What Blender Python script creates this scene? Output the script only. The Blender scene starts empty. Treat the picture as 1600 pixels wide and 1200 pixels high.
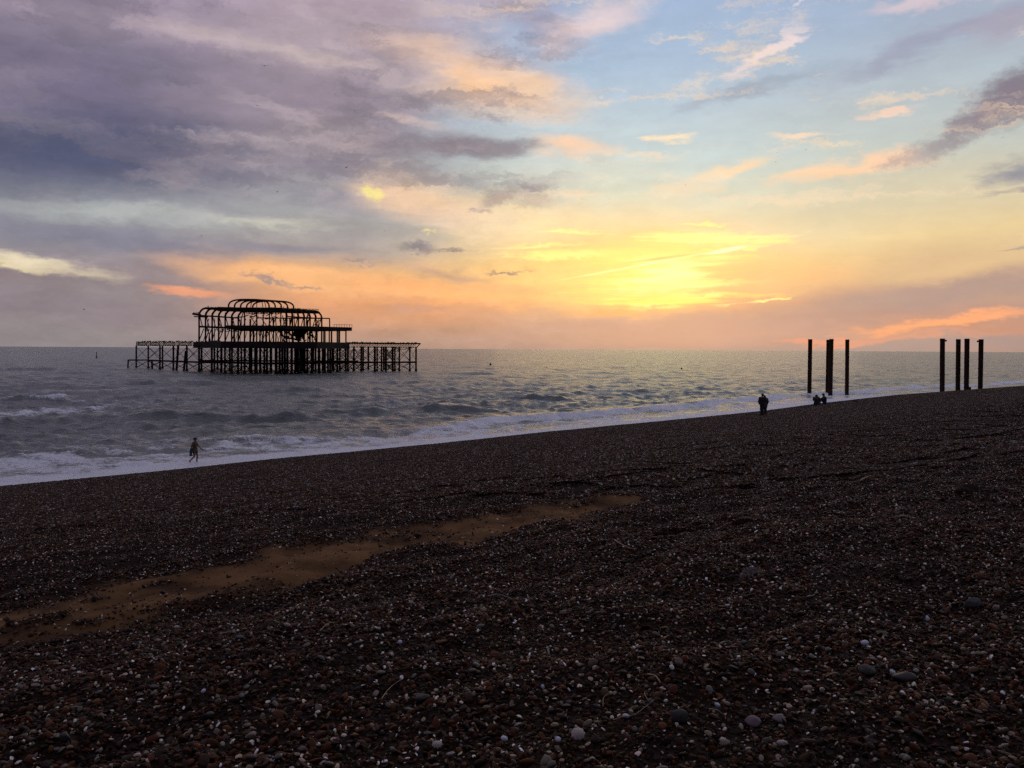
import bpy, bmesh, math, random
import numpy as np
from mathutils import Vector, Matrix, Euler

random.seed(7)
rng = np.random.default_rng(11)
R = math.radians
sc = bpy.context.scene
COL = sc.collection

# ------------------------------------------------------------------ camera
F = 1300.0                     # focal length in pixels of the 1600 px wide photograph
EYE = 7.4                      # metres above the sea
PITCH, ROLL = 2.42, 0.32
cam_rot = Matrix.Rotation(R(90 - PITCH), 3, 'X') @ Matrix.Rotation(R(ROLL), 3, 'Z')
cd = bpy.data.cameras.new('camera')
cd.sensor_width = 36.0
cd.lens = 36.0 * F / 1600.0
cd.clip_start = 0.05
cd.clip_end = 40000
cam = bpy.data.objects.new('camera', cd)
cam.matrix_world = Matrix.Translation((0, 0, EYE)) @ cam_rot.to_4x4()
COL.objects.link(cam)
sc.camera = cam

def ray(px, py):
    return cam_rot @ Vector(((px - 800) / F, (600 - py) / F, -1.0))

def P(px, py, D):              # the point seen at a pixel, D metres ahead
    d = ray(px, py)
    t = D / d.y
    return Vector((d.x * t, D, EYE + d.z * t))

def XZ(px, z, D):              # the point at height z, D metres ahead, seen in pixel column px
    py = 545.0
    for _ in range(6):
        p = P(px, py, D)
        py -= (z - p.z) / D * F
    return P(px, py, D)

# ------------------------------------------------------------------ sky
def lin(c):
    return tuple(((v / 255) / 12.92 if v / 255 <= 0.04045 else ((v / 255 + 0.055) / 1.055) ** 2.4) for v in c) + (1.0,)

SUN_PX = (1045, 432)
sd = ray(*SUN_PX).normalized()
SUN_AZ = math.atan2(sd.x, sd.y)
SUN_EL = math.asin(sd.z)

world = bpy.data.worlds.new('World')
sc.world = world
world.use_nodes = True
NT = world.node_tree
NT.nodes.clear()
L = NT.links.new
def N(t, **k):
    n = NT.nodes.new(t)
    for a, b in k.items():
        setattr(n, a, b)
    return n
def MATH(op, a, b=None, clamp=False):
    n = N('ShaderNodeMath', operation=op, use_clamp=clamp)
    for i, v in enumerate((a, b)):
        if v is None: continue
        if isinstance(v, (int, float)): n.inputs[i].default_value = v
        else: L(v, n.inputs[i])
    return n.outputs[0]
def MIX(fac, a, b):
    n = N('ShaderNodeMix', data_type='RGBA')
    for s, v in ((n.inputs[0], fac), (n.inputs[6], a), (n.inputs[7], b)):
        if isinstance(v, (int, float)): s.default_value = v
        elif isinstance(v, tuple): s.default_value = v
        else: L(v, s)
    return n.outputs[2]
def MAPR(v, a, b, c, d, kind='SMOOTHSTEP'):
    n = N('ShaderNodeMapRange', interpolation_type=kind)
    L(v, n.inputs[0])
    for i, x in enumerate((a, b, c, d)): n.inputs[i + 1].default_value = x
    return n.outputs[0]
def RAMP(v, stops):            # stops: (elevation in degrees, colour)
    n = N('ShaderNodeValToRGB')
    cr = n.color_ramp
    cr.interpolation = 'EASE' if False else 'LINEAR'
    while len(cr.elements) < len(stops): cr.elements.new(0.5)
    for e, (p, c) in zip(cr.elements, sorted(stops)):
        e.position = p / 90.0
        e.color = lin(c)
    L(v, n.inputs[0])
    return n.outputs[0]

tc = N('ShaderNodeTexCoord')
sep = N('ShaderNodeSeparateXYZ')
L(tc.outputs['Generated'], sep.inputs[0])
az = MATH('MULTIPLY', MATH('ARCTAN2', sep.outputs[0], sep.outputs[1]), 180 / math.pi)
el = MATH('MULTIPLY', MATH('ARCSINE', MATH('MAXIMUM', sep.outputs[2], 0.0)), 180 / math.pi)
comb = N('ShaderNodeCombineXYZ')
L(az, comb.inputs[0]); L(el, comb.inputs[1])
P0 = comb.outputs[0]
def noise(vec, sx, sy, detail=4, rough=0.55, off=0.0, rot=0.0):
    m = N('ShaderNodeMapping')
    m.inputs['Scale'].default_value = (sx, sy, 1)
    m.inputs['Location'].default_value = (off, off * 0.7, off)
    m.inputs['Rotation'].default_value = (0, 0, R(rot))
    L(vec, m.inputs[0])
    n = N('ShaderNodeTexNoise', noise_dimensions='2D')
    n.inputs['Scale'].default_value = 1
    n.inputs['Detail'].default_value = detail
    n.inputs['Roughness'].default_value = rough
    L(m.outputs[0], n.inputs[0])
    return n
def VM(op, a, b):
    n = N('ShaderNodeVectorMath', operation=op)
    for i, v in enumerate((a, b)):
        if isinstance(v, tuple): n.inputs[i].default_value = v
        else: L(v, n.inputs[i])
    return n.outputs[0]
def warp(vec, nz, ax, ay):
    return VM('ADD', vec, VM('MULTIPLY', VM('SUBTRACT', nz.outputs['Color'], (0.5, 0.5, 0.5)), (ax, ay, 0)))
n1 = noise(P0, 0.05, 0.16, 3, 0.5, 3.1, 6)
n2 = noise(P0, 0.13, 0.42, 6, 0.62, 17.0, 8)
n3 = noise(P0, 0.7, 1.3, 5, 0.65, 31.0, 0)
WB = warp(P0, n1, 14, 5.0)                       # broad warp for the background
WM = warp(warp(P0, n2, 7.0, 2.2), n3, 0.9, 0.5)  # ragged warp for cloud edges
n6 = noise(P0, 0.55, 1.0, 6, 0.7, 43.0, 0)
n6b = noise(P0, 1.9, 3.2, 5, 0.7, 63.0, 0)
WP = warp(warp(warp(P0, n2, 1.2, 0.5), n6, 2.4, 1.2), n6b, 0.9, 0.7)
n7 = noise(P0, 0.09, 1.5, 5, 0.6, 81.0, 7)       # streaks for the lit cloud in front of the sun
WG = warp(warp(P0, n7, 11.0, 0.5), n3, 2.0, 0.7)  # puffy warp for the small dark clouds
sb = N('ShaderNodeSeparateXYZ'); L(WB, sb.inputs[0])
wa, we = sb.outputs[0], sb.outputs[1]
ef = MATH('DIVIDE', MATH('ADD', MATH('MULTIPLY', we, 0.5), MATH('MULTIPLY', el, 0.5)), 90, True)
LEFT = RAMP(ef, [(0, (135, 128, 130)), (2, (140, 130, 134)), (4.5, (142, 128, 134)), (6.5, (140, 138, 148)), (9, (140, 143, 152)), (11, (100, 98, 122)),
                 (14, (96, 93, 120)), (17, (118, 110, 130)), (20, (150, 136, 155)), (24, (168, 150, 178)), (38, (140, 136, 178)), (90, (118, 124, 168))])
MID = RAMP(ef, [(0, (160, 138, 130)), (1.5, (182, 142, 122)), (3, (222, 155, 112)), (5, (226, 172, 122)), (6.5, (158, 148, 148)), (9, (158, 158, 160)), (12, (142, 134, 146)),
                (17, (152, 138, 150)), (20, (170, 154, 164)), (24, (180, 160, 176)), (38, (156, 150, 170)), (90, (146, 142, 160))])
CEN = RAMP(ef, [(0, (164, 141, 136)), (1.6, (176, 146, 136)), (3, (222, 162, 122)), (5, (240, 198, 128)), (8, (232, 214, 176)), (10.5, (208, 210, 190)), (13, (190, 206, 208)),
                (16, (178, 196, 210)), (20, (160, 182, 208)), (24, (150, 170, 204)), (38, (128, 142, 188)), (90, (116, 124, 168))])
RIGHT = RAMP(ef, [(0, (158, 140, 134)), (1.5, (196, 142, 120)), (3, (176, 142, 132)), (4.5, (206, 168, 132)), (7, (226, 200, 150)), (10, (210, 200, 172)), (12.5, (188, 194, 188)),
                  (16, (176, 188, 196)), (20, (160, 172, 192)), (24, (150, 164, 192)), (38, (130, 140, 182)), (90, (116, 124, 168))])
BACK = RAMP(ef, [(0, (86, 82, 98)), (12, (96, 94, 120)), (35, (112, 112, 142)), (60, (122, 122, 152)), (90, (130, 130, 160))])
c = MIX(MAPR(wa, -27, -12, 0, 1), LEFT, MID)
c = MIX(MAPR(wa, -10, 5, 0, 1), c, CEN)
c = MIX(MAPR(wa, 12, 27, 0, 1), c, RIGHT)

def deg(px, py):
    d = ray(px, py).normalized()
    return math.degrees(math.atan2(d.x, d.y)), math.degrees(math.asin(d.z))
WS = {'WM': WM, 'WP': WP, 'P0': P0, 'WG': WG}
NB = [0]
def blob(c, px, py, rx, ry, rot, colr, op=0.8, inner=0.2, W='WM'):
    NB[0] += 1
    if NB[0] % 12 == 0:        # lets the renderer work through the cloud layers in order
        for kx in WS:
            n = N('ShaderNodeVectorMath', operation='MULTIPLY_ADD')
            L(c, n.inputs[0]); n.inputs[1].default_value = (1e-7, 1e-7, 0); L(WS[kx], n.inputs[2])
            WS[kx] = n.outputs[0]
    a, e = deg(px, py)
    k = math.degrees(1 / F) * math.cos(R(a)) ** 1.0
    m = N('ShaderNodeMapping', vector_type='TEXTURE')
    m.inputs['Location'].default_value = (a, e, 0)
    m.inputs['Rotation'].default_value = (0, 0, R(rot))
    m.inputs['Scale'].default_value = (rx * k, ry * k, 1)
    L(WS[W], m.inputs[0])
    ln = N('ShaderNodeVectorMath', operation='LENGTH'); L(m.outputs[0], ln.inputs[0])
    f = MAPR(ln.outputs['Value'], 1.0, inner, 0, op)
    return MIX(f, c, lin(colr))
# broad cloud masses
c = blob(c, 90, 232, 390, 98, 2, (76, 80, 108), 0.92, 0.1)
c = blob(c, 40, 120, 260, 80, 0, (118, 108, 132), 0.6, 0.1)
c = blob(c, 470, 160, 300, 60, 3, (140, 126, 142), 0.65, 0.0)
c = blob(c, 220, 40, 240, 40, 0, (176, 158, 174), 0.5, 0.0)
c = blob(c, 600, 218, 260, 38, -2, (122, 112, 126), 0.75, 0.2)
c = blob(c, 730, 230, 110, 26, 2, (118, 108, 122), 0.7, 0.3)
c = blob(c, 640, 75, 120, 26, 10, (160, 142, 152), 0.6, 0.1)
c = blob(c, 500, 95, 240, 16, -8, (206, 186, 180), 0.5, 0.0)
c = blob(c, 830, 25, 150, 40, -20, (150, 138, 160), 0.6, 0.1)
c = blob(c, 330, 60, 200, 22, -5, (196, 178, 178), 0.45, 0.0)
c = blob(c, 930, 40, 130, 40, 20, (232, 204, 198), 0.75, 0.0)
c = blob(c, 730, 100, 220, 44, -10, (236, 198, 170), 0.75, 0.0)
c = blob(c, 800, 150, 170, 46, -6, (250, 206, 162), 0.9, 0.1)
c = blob(c, 740, 128, 80, 22, -25, (250, 200, 156), 0.7, 0.1)
c = blob(c, 870, 228, 100, 24, -4, (250, 204, 166), 0.85, 0.1)
c = blob(c, 640, 185, 90, 12, -10, (216, 188, 178), 0.5, 0.1)
c = blob(c, 460, 180, 150, 10, -14, (182, 166, 174), 0.5, 0.0)
# gap of pale light under the dark mass
c = blob(c, 230, 338, 330, 24, -2, (180, 184, 180), 0.7, 0.0)
c = blob(c, 430, 352, 150, 14, 0, (206, 202, 184), 0.6, 0.0)
c = blob(c, 180, 375, 300, 26, -6, (124, 122, 142), 0.7, 0.1)
c = blob(c, 420, 385, 160, 18, 0, (128, 124, 138), 0.75, 0.2)
c = blob(c, 500, 312, 150, 28, -6, (136, 134, 148), 0.7, 0.1)
c = blob(c, 60, 406, 140, 20, -10, (232, 216, 182), 0.85, 0.0)
c = blob(c, 40, 412, 90, 8, -8, (246, 226, 176), 0.6, 0.0)
c = blob(c, 90, 480, 330, 42, -3, (134, 122, 132), 0.7, 0.2)
# warm light left of centre
c = blob(c, 650, 310, 150, 52, -10, (248, 206, 166), 0.85, 0.1)
c = blob(c, 470, 435, 260, 30, -6, (246, 182, 126), 0.85, 0.1)
c = blob(c, 300, 454, 90, 12, -6, (242, 160, 118), 0.8, 0.2)
c = blob(c, 690, 460, 190, 26, -8, (246, 172, 112), 0.8, 0.1)
c = blob(c, 800, 350, 170, 60, 0, (250, 218, 168), 0.75, 0.0)
c = blob(c, 585, 300, 28, 18, 0, (255, 236, 134), 0.95, 0.25, 'WP')

c = blob(c, 665, 361, 16, 6, 0, (255, 234, 140), 0.7, 0.1, 'WP')
# the sun's glow behind thin cloud
c = blob(c, 985, 415, 340, 120, 3, (253, 208, 130), 0.85, 0.0)
c = blob(c, 985, 418, 220, 74, 6, (254, 220, 122), 0.8, 0.0, 'WG')
c = blob(c, 1025, 420, 155, 56, 14, (255, 242, 128), 0.95, 0.0, 'WG')
c = blob(c, 1040, 430, 90, 40, 14, (255, 254, 168), 1.0, 0.1, 'WG')
c = blob(c, 900, 398, 130, 12, 2, (255, 240, 138), 0.85, 0.2, 'WG')
c = blob(c, 1110, 372, 110, 14, -4, (255, 248, 150), 0.95, 0.3, 'WG')
c = blob(c, 1030, 470, 100, 18, 0, (255, 238, 112), 0.9, 0.2, 'WG')
c = blob(c, 1150, 458, 120, 9, 4, (252, 206, 118), 0.7, 0.2)
for q_ in ((1180, 372, 80, 6, 4), (1150, 388, 80, 5, 5), (1090, 442, 120, 7, 0), (1060, 461, 100, 5, 3), (1020, 479, 90, 6, 4), (880, 401, 140, 6, 2), (900, 362, 80, 5, -2), (1100, 352, 60, 5, 0), (830, 384, 90, 5, 3), (1190, 470, 80, 4, 6)):
    c = blob(c, *q_, (255, 246, 146), 0.85, 0.0, 'WG')
c = blob(c, 960, 487, 110, 10, 0, (246, 170, 110), 0.7, 0.1)
# low mauve banks
c = blob(c, 870, 500, 210, 24, -2, (190, 150, 134), 0.75, 0.1)
c = blob(c, 1080, 516, 330, 30, 0, (178, 144, 136), 0.9, 0.3)
c = blob(c, 1440, 462, 330, 34, 7, (168, 142, 136), 0.9, 0.3)
c = blob(c, 1400, 535, 420, 20, 2, (160, 142, 138), 0.85, 0.3)
c = blob(c, 860, 532, 300, 18, 0, (176, 144, 132), 0.8, 0.2)
c = blob(c, 1290, 500, 200, 20, 5, (172, 140, 134), 0.8, 0.2)
c = blob(c, 1500, 503, 210, 12, 6, (248, 166, 118), 0.95, 0.2)
c = blob(c, 1270, 532, 110, 6, 3, (226, 142, 118), 0.7, 0.1)
c = blob(c, 1400, 525, 200, 7, 3, (226, 152, 120), 0.6, 0.1)
c = blob(c, 1230, 430, 150, 26, 0, (246, 190, 134), 0.6, 0.0)
c = blob(c, 1450, 420, 200, 30, 3, (226, 192, 146), 0.6, 0.0)
# right-hand clouds
c = blob(c, 1330, 262, 125, 22, 10, (250, 208, 168), 0.9, 0.2)
c = blob(c, 1400, 245, 90, 20, 6, (246, 204, 172), 0.8, 0.1)
c = blob(c, 1150, 262, 85, 15, 10, (246, 212, 170), 0.85, 0.1)
c = blob(c, 1080, 292, 90, 16, 12, (240, 214, 180), 0.6, 0.1)
c = blob(c, 1045, 221, 40, 9, -4, (250, 226, 190), 0.9, 0.2)
c = blob(c, 1250, 214, 70, 7, -3, (248, 216, 184), 0.8, 0.2)
c = blob(c, 1380, 178, 60, 10, -3, (244, 208, 186), 0.85, 0.2)
c = blob(c, 1205, 82, 72, 14, 38, (232, 214, 212), 0.95, 0.2)
c = blob(c, 1234, 10, 12, 4, 50, (220, 210, 216), 0.7, 0.1)
c = blob(c, 1440, 6, 150, 14, 0, (216, 196, 202), 0.8, 0.1)
c = blob(c, 1470, 60, 260, 26, 14, (152, 154, 176), 0.75, 0.1)
c = blob(c, 1170, 142, 170, 17, 12, (150, 162, 178), 0.75, 0.2)
c = blob(c, 1590, 30, 80, 40, 0, (170, 160, 176), 0.6, 0.1)
c = blob(c, 1590, 150, 95, 56, 15, (126, 116, 130), 0.95, 0.35, 'WP')
c = blob(c, 1520, 190, 60, 30, 30, (134, 124, 136), 0.85, 0.2, 'WP')
c = blob(c, 1470, 228, 70, 26, 20, (146, 136, 144), 0.75, 0.1, 'WP')
c = blob(c, 1400, 252, 50, 14, 10, (166, 152, 152), 0.6, 0.1, 'WP')
c = blob(c, 1590, 270, 90, 30, 5, (132, 134, 148), 0.9, 0.2)
c = blob(c, 1590, 300, 75, 8, 3, (148, 140, 146), 0.8, 0.3)
# small dark clouds and streaks
c = blob(c, 655, 386, 48, 13, 0, (124, 116, 130), 0.85, 0.0, 'WP')
c = blob(c, 706, 390, 40, 6, 2, (138, 122, 128), 0.85, 0.0, 'WP')
c = blob(c, 790, 426, 56, 5, 2, (140, 118, 118), 0.85, 0.0, 'WP')
c = blob(c, 838, 292, 36, 8, -4, (150, 140, 144), 0.85, 0.0, 'WP')
c = blob(c, 775, 312, 50, 12, 16, (156, 144, 146), 0.75, 0.1, 'WP')
c = blob(c, 745, 330, 26, 6, 0, (168, 152, 148), 0.7, 0.2, 'WP')
c = blob(c, 700, 430, 90, 14, -8, (178, 146, 134), 0.7, 0.0)
c = blob(c, 425, 436, 60, 7, -16, (150, 134, 136), 0.85, 0.0, 'WP')
c = blob(c, 480, 448, 40, 5, -14, (152, 132, 132), 0.85, 0.0, 'WP')
c = blob(c, 560, 410, 36, 6, 0, (150, 134, 138), 0.7, 0.2, 'WP')
c = blob(c, 640, 484, 90, 10, 0, (190, 146, 128), 0.6, 0.1)
c = blob(c, 1590, 390, 60, 5, 4, (160, 150, 146), 0.7, 0.2)
# lit vapour trail with its darker middle
c = blob(c, 1010, 413, 185, 2.6, 10.0, (255, 252, 180), 0.85, 0.0, 'P0')
c = blob(c, 1030, 404, 70, 3.6, 7.0, (236, 190, 110), 0.8, 0.0, 'P0')
c = blob(c, 1135, 391, 42, 4.0, 10.0, (255, 250, 196), 1.0, 0.4, 'P0')
# ragged breaks and darker folds in the cloud layer, thin peach wisps over the clear part
n8 = noise(WP, 0.085, 0.30, 7, 0.62, 107.0, 9)
n9 = noise(WP, 0.11, 0.42, 7, 0.62, 151.0, 5)
n10 = noise(WP, 0.09, 0.62, 7, 0.65, 203.0, 9)
hi = MAPR(el, 7, 11, 0, 1)
lf = MATH('MULTIPLY', MAPR(wa, -2, 8, 1, 0), hi)
c = MIX(MATH('MULTIPLY', MATH('MULTIPLY', MAPR(n8.outputs['Fac'], 0.46, 0.76, 0, 0.60), MAPR(wa, -30, -18, 0.25, 1)), lf), c, lin((196, 178, 178)))
c = MIX(MATH('MULTIPLY', MAPR(n9.outputs['Fac'], 0.50, 0.66, 0, 0.50), lf), c, lin((108, 102, 118)))
c = MIX(MATH('MULTIPLY', MAPR(n10.outputs['Fac'], 0.54, 0.72, 0, 0.55), MATH('MULTIPLY', MAPR(el, 5, 9, 0, 1), MAPR(wa, -10, 4, 0, 1))), c, lin((246, 214, 178)))
# fine streaky modulation of the whole layer
n4 = noise(WM, 0.10, 0.8, 5, 0.6, 5.0, 5)
n5 = noise(WP, 0.42, 0.95, 6, 0.66, 9.0, 8)
mod = MATH('MULTIPLY', MAPR(n4.outputs['Fac'], 0.3, 0.7, 0.93, 1.09, 'LINEAR'), MAPR(n5.outputs['Fac'], 0.25, 0.75, 0.92, 1.10, 'LINEAR'))
mod = MATH('ADD', MATH('MULTIPLY', MATH('SUBTRACT', mod, 1.0), MAPR(wa, -6, 14, 1.0, 0.4)), 1.0)
sc1 = N('ShaderNodeVectorMath', operation='SCALE')
L(c, sc1.inputs[0]); L(mod, sc1.inputs['Scale'])
c = sc1.outputs[0]
# away from the sunset the cloud layer goes on as dusk blue grey
c = MIX(MAPR(MATH('ABSOLUTE', az), 45, 105, 0, 1), c, BACK)
c = MIX(MAPR(el, 25, 55, 0, 1), c, MIX(MAPR(MATH('ABSOLUTE', az), 30, 120, 0, 1), lin((172, 168, 184)), lin((136, 132, 150))))
nish = N('ShaderNodeTexSky', sky_type='NISHITA')
nish.sun_disc = False
nish.sun_elevation = SUN_EL
nish.sun_rotation = SUN_AZ
nish.dust_density = 1.5
b1 = N('ShaderNodeBackground'); L(nish.outputs[0], b1.inputs[0]); b1.inputs[1].default_value = 0.05
b2 = N('ShaderNodeBackground'); L(c, b2.inputs[0]); b2.inputs[1].default_value = 1.12
ms = N('ShaderNodeMixShader'); ms.inputs[0].default_value = 0.92
L(b1.outputs[0], ms.inputs[1]); L(b2.outputs[0], ms.inputs[2])
wo = N('ShaderNodeOutputWorld'); L(ms.outputs[0], wo.inputs[0])
world.cycles.sampling_method = 'MANUAL'
world.cycles.sample_map_resolution = 512

sl = bpy.data.lights.new('sun', 'SUN')
sl.energy = 0.05
sl.angle = R(24)
sl.color = (1.0, 0.62, 0.3)
sun = bpy.data.objects.new('sun', sl)
sun.matrix_world = Vector((math.sin(SUN_AZ) * math.cos(SUN_EL), math.cos(SUN_AZ) * math.cos(SUN_EL), math.sin(SUN_EL))).to_track_quat('Z', 'Y').to_matrix().to_4x4()
COL.objects.link(sun)

sc.view_settings.view_transform = 'Standard'
sc.view_settings.look = 'None'
sc.view_settings.exposure = 0.0
sc.view_settings.gamma = 1.0
sc.view_settings.use_curve_mapping = False
sc.cycles.max_bounces = 5
sc.cycles.diffuse_bounces = 2
sc.cycles.glossy_bounces = 3
sc.cycles.use_denoising = False
sc.cycles.adaptive_threshold = 0.02

# ------------------------------------------------------------------ helpers
def tag(o, label=None, cat=None, group=None, kind=None):
    if label: o['label'] = label
    if cat: o['category'] = cat
    if group: o['group'] = group
    if kind: o['kind'] = kind
    return o

def link(name, me, mat=None, parent=None):
    if mat and not me.materials: me.materials.append(mat)
    o = bpy.data.objects.new(name, me)
    COL.objects.link(o)
    if parent: o.parent = parent
    return o

def empty(name, loc=(0, 0, 0), rz=0):
    o = bpy.data.objects.new(name, None)
    o.location = loc; o.rotation_euler = (0, 0, rz)
    o.empty_display_size = 0.2
    COL.objects.link(o)
    return o

def mesh_np(name, verts, quads, smooth=True, attrs=None):
    me = bpy.data.meshes.new(name)
    nv, nq = len(verts), len(quads)
    me.vertices.add(nv)
    me.vertices.foreach_set('co', np.asarray(verts, np.float32).ravel())
    if nq:
        k = quads.shape[1]
        me.loops.add(nq * k)
        me.loops.foreach_set('vertex_index', quads.astype(np.int32).ravel())
        me.polygons.add(nq)
        me.polygons.foreach_set('loop_start', np.arange(0, nq * k, k, dtype=np.int32))
        me.polygons.foreach_set('loop_total', np.full(nq, k, np.int32))
    me.update(calc_edges=True)
    if nq and smooth:
        me.polygons.foreach_set('use_smooth', np.ones(nq, bool))
    for an, (ty, data) in (attrs or {}).items():
        at = me.attributes.new(an, ty, 'POINT')
        key = {'FLOAT': 'value', 'INT': 'value', 'FLOAT_VECTOR': 'vector', 'FLOAT_COLOR': 'color'}[ty]
        at.data.foreach_set(key, np.asarray(data, np.int32 if ty == 'INT' else np.float32).ravel())
    return me

def hash2(ix, iy, s):
    h = (ix.astype(np.int64) * 374761393 + iy.astype(np.int64) * 668265263 + s * 1274126177) & 0xffffffff
    h = ((h ^ (h >> 13)) * 1274126177) & 0xffffffff
    h = h ^ (h >> 16)
    return (h & 0xffff) / 65535.0

def vnoise(x, y, s=0):          # smooth gradient noise, about -1..1
    ix, iy = np.floor(x), np.floor(y)
    fx, fy = x - ix, y - iy
    sx, sy = fx * fx * fx * (fx * (fx * 6 - 15) + 10), fy * fy * fy * (fy * (fy * 6 - 15) + 10)
    def g(dx, dy):
        t = hash2(ix + dx, iy + dy, s) * 2 * math.pi
        return np.cos(t) * (fx - dx) + np.sin(t) * (fy - dy)
    a = g(0, 0) * (1 - sx) + g(1, 0) * sx
    b = g(0, 1) * (1 - sx) + g(1, 1) * sx
    return (a * (1 - sy) + b * sy) * 1.5

def fbm(x, y, s=0, o=4, r=0.5):
    t, a, n = 0, 1.0, 0
    for i in range(o):
        t = t + a * vnoise(x * 2 ** i, y * 2 ** i, s + i * 7)
        n += a; a *= r
    return t / n

def sstep(x, a, b):
    t = np.clip((x - a) / (b - a), 0, 1)
    return t * t * (3 - 2 * t)

# ------------------------------------------------------------------ materials
def mat(name, base=(0.1, 0.1, 0.1), rough=0.6, noise_scale=None, vary=0.4, metallic=0.0, bump=0.0, coord='Object'):
    m = bpy.data.materials.new(name)
    m.use_nodes = True
    t = m.node_tree
    b = t.nodes['Principled BSDF']
    b.inputs['Base Color'].default_value = (*base, 1)
    b.inputs['Roughness'].default_value = rough
    b.inputs['Metallic'].default_value = metallic
    if noise_scale:
        tcn = t.nodes.new('ShaderNodeTexCoord')
        nz = t.nodes.new('ShaderNodeTexNoise')
        nz.inputs['Scale'].default_value = noise_scale
        nz.inputs['Detail'].default_value = 5
        t.links.new(tcn.outputs[coord], nz.inputs[0])
        cr = t.nodes.new('ShaderNodeValToRGB')
        cr.color_ramp.elements[0].position = 0.3
        cr.color_ramp.elements[1].position = 0.7
        cr.color_ramp.elements[0].color = (*[v * (1 - vary) for v in base], 1)
        cr.color_ramp.elements[1].color = (*[min(1, v * (1 + vary)) for v in base], 1)
        t.links.new(nz.outputs['Fac'], cr.inputs[0])
        t.links.new(cr.outputs[0], b.inputs['Base Color'])
        if bump:
            bp = t.nodes.new('ShaderNodeBump')
            bp.inputs['Strength'].default_value = bump
            bp.inputs['Distance'].default_value = 0.02
            t.links.new(nz.outputs['Fac'], bp.inputs['Height'])
            t.links.new(bp.outputs[0], b.inputs['Normal'])
    return m

M_IRON = mat('rusted_iron', (0.028, 0.014, 0.010), 0.75, 1.3, 0.5, 0.2)
M_PILE = mat('rusted_pile', (0.036, 0.017, 0.011), 0.7, 2.5, 0.5, 0.2, 0.6)
M_WOOD = mat('old_decking', (0.025, 0.019, 0.015), 0.85, 0.8, 0.4)
for _m in (M_IRON, M_PILE, M_WOOD): _m.node_tree.nodes['Principled BSDF'].inputs['Specular IOR Level'].default_value = 0.12
M_SKIN = mat('skin', (0.17, 0.062, 0.038), 0.55, 6, 0.15)
M_HAIR = mat('hair', (0.015, 0.01, 0.008), 0.5, 40, 0.4)
M_DARK = mat('dark_cloth', (0.016, 0.013, 0.014), 0.9, 12, 0.4)
M_GREY = mat('grey_cloth', (0.045, 0.036, 0.036), 0.9, 12, 0.3)
M_DENIM = mat('denim', (0.02, 0.022, 0.035), 0.85, 14, 0.3)
M_OLIVE = mat('olive_cloth', (0.045, 0.036, 0.014), 0.8, 12, 0.3)
M_BLUE = mat('blue_towel', (0.015, 0.035, 0.06), 0.9, 12, 0.3)
M_BUOY = mat('buoy_paint', (0.03, 0.02, 0.015), 0.5, 5, 0.3)
M_BIRD = mat('bird_feathers', (0.03, 0.03, 0.032), 0.7, 8, 0.4)
M_SHELL = mat('pale_shell', (0.40, 0.33, 0.30), 0.45, 60, 0.3, bump=0.5)
M_SHELLB = mat('blue_white_shell', (0.40, 0.40, 0.48), 0.3, 50, 0.15)
M_STONE = mat('pale_flint', (0.20, 0.15, 0.12), 0.6, 45, 0.5, bump=0.5)
M_DKSTONE = mat('dark_flint', (0.014, 0.010, 0.010), 0.6, 30, 0.5, bump=0.5)
M_TWIG = mat('dry_stalk', (0.30, 0.22, 0.14), 0.7, 30, 0.3)
M_WEED = mat('brown_seaweed', (0.020, 0.008, 0.003), 0.95, 20, 0.5)
for _m in (M_WEED,): _m.node_tree.nodes['Principled BSDF'].inputs['Specular IOR Level'].default_value = 0.1
M_MAT = mat('dull_weed', (0.03, 0.018, 0.012), 0.95, 40, 0.5, bump=0.6)
M_SPONGE = mat('grey_frond', (0.17, 0.13, 0.115), 0.9, 50, 0.3, bump=0.6)

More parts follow.
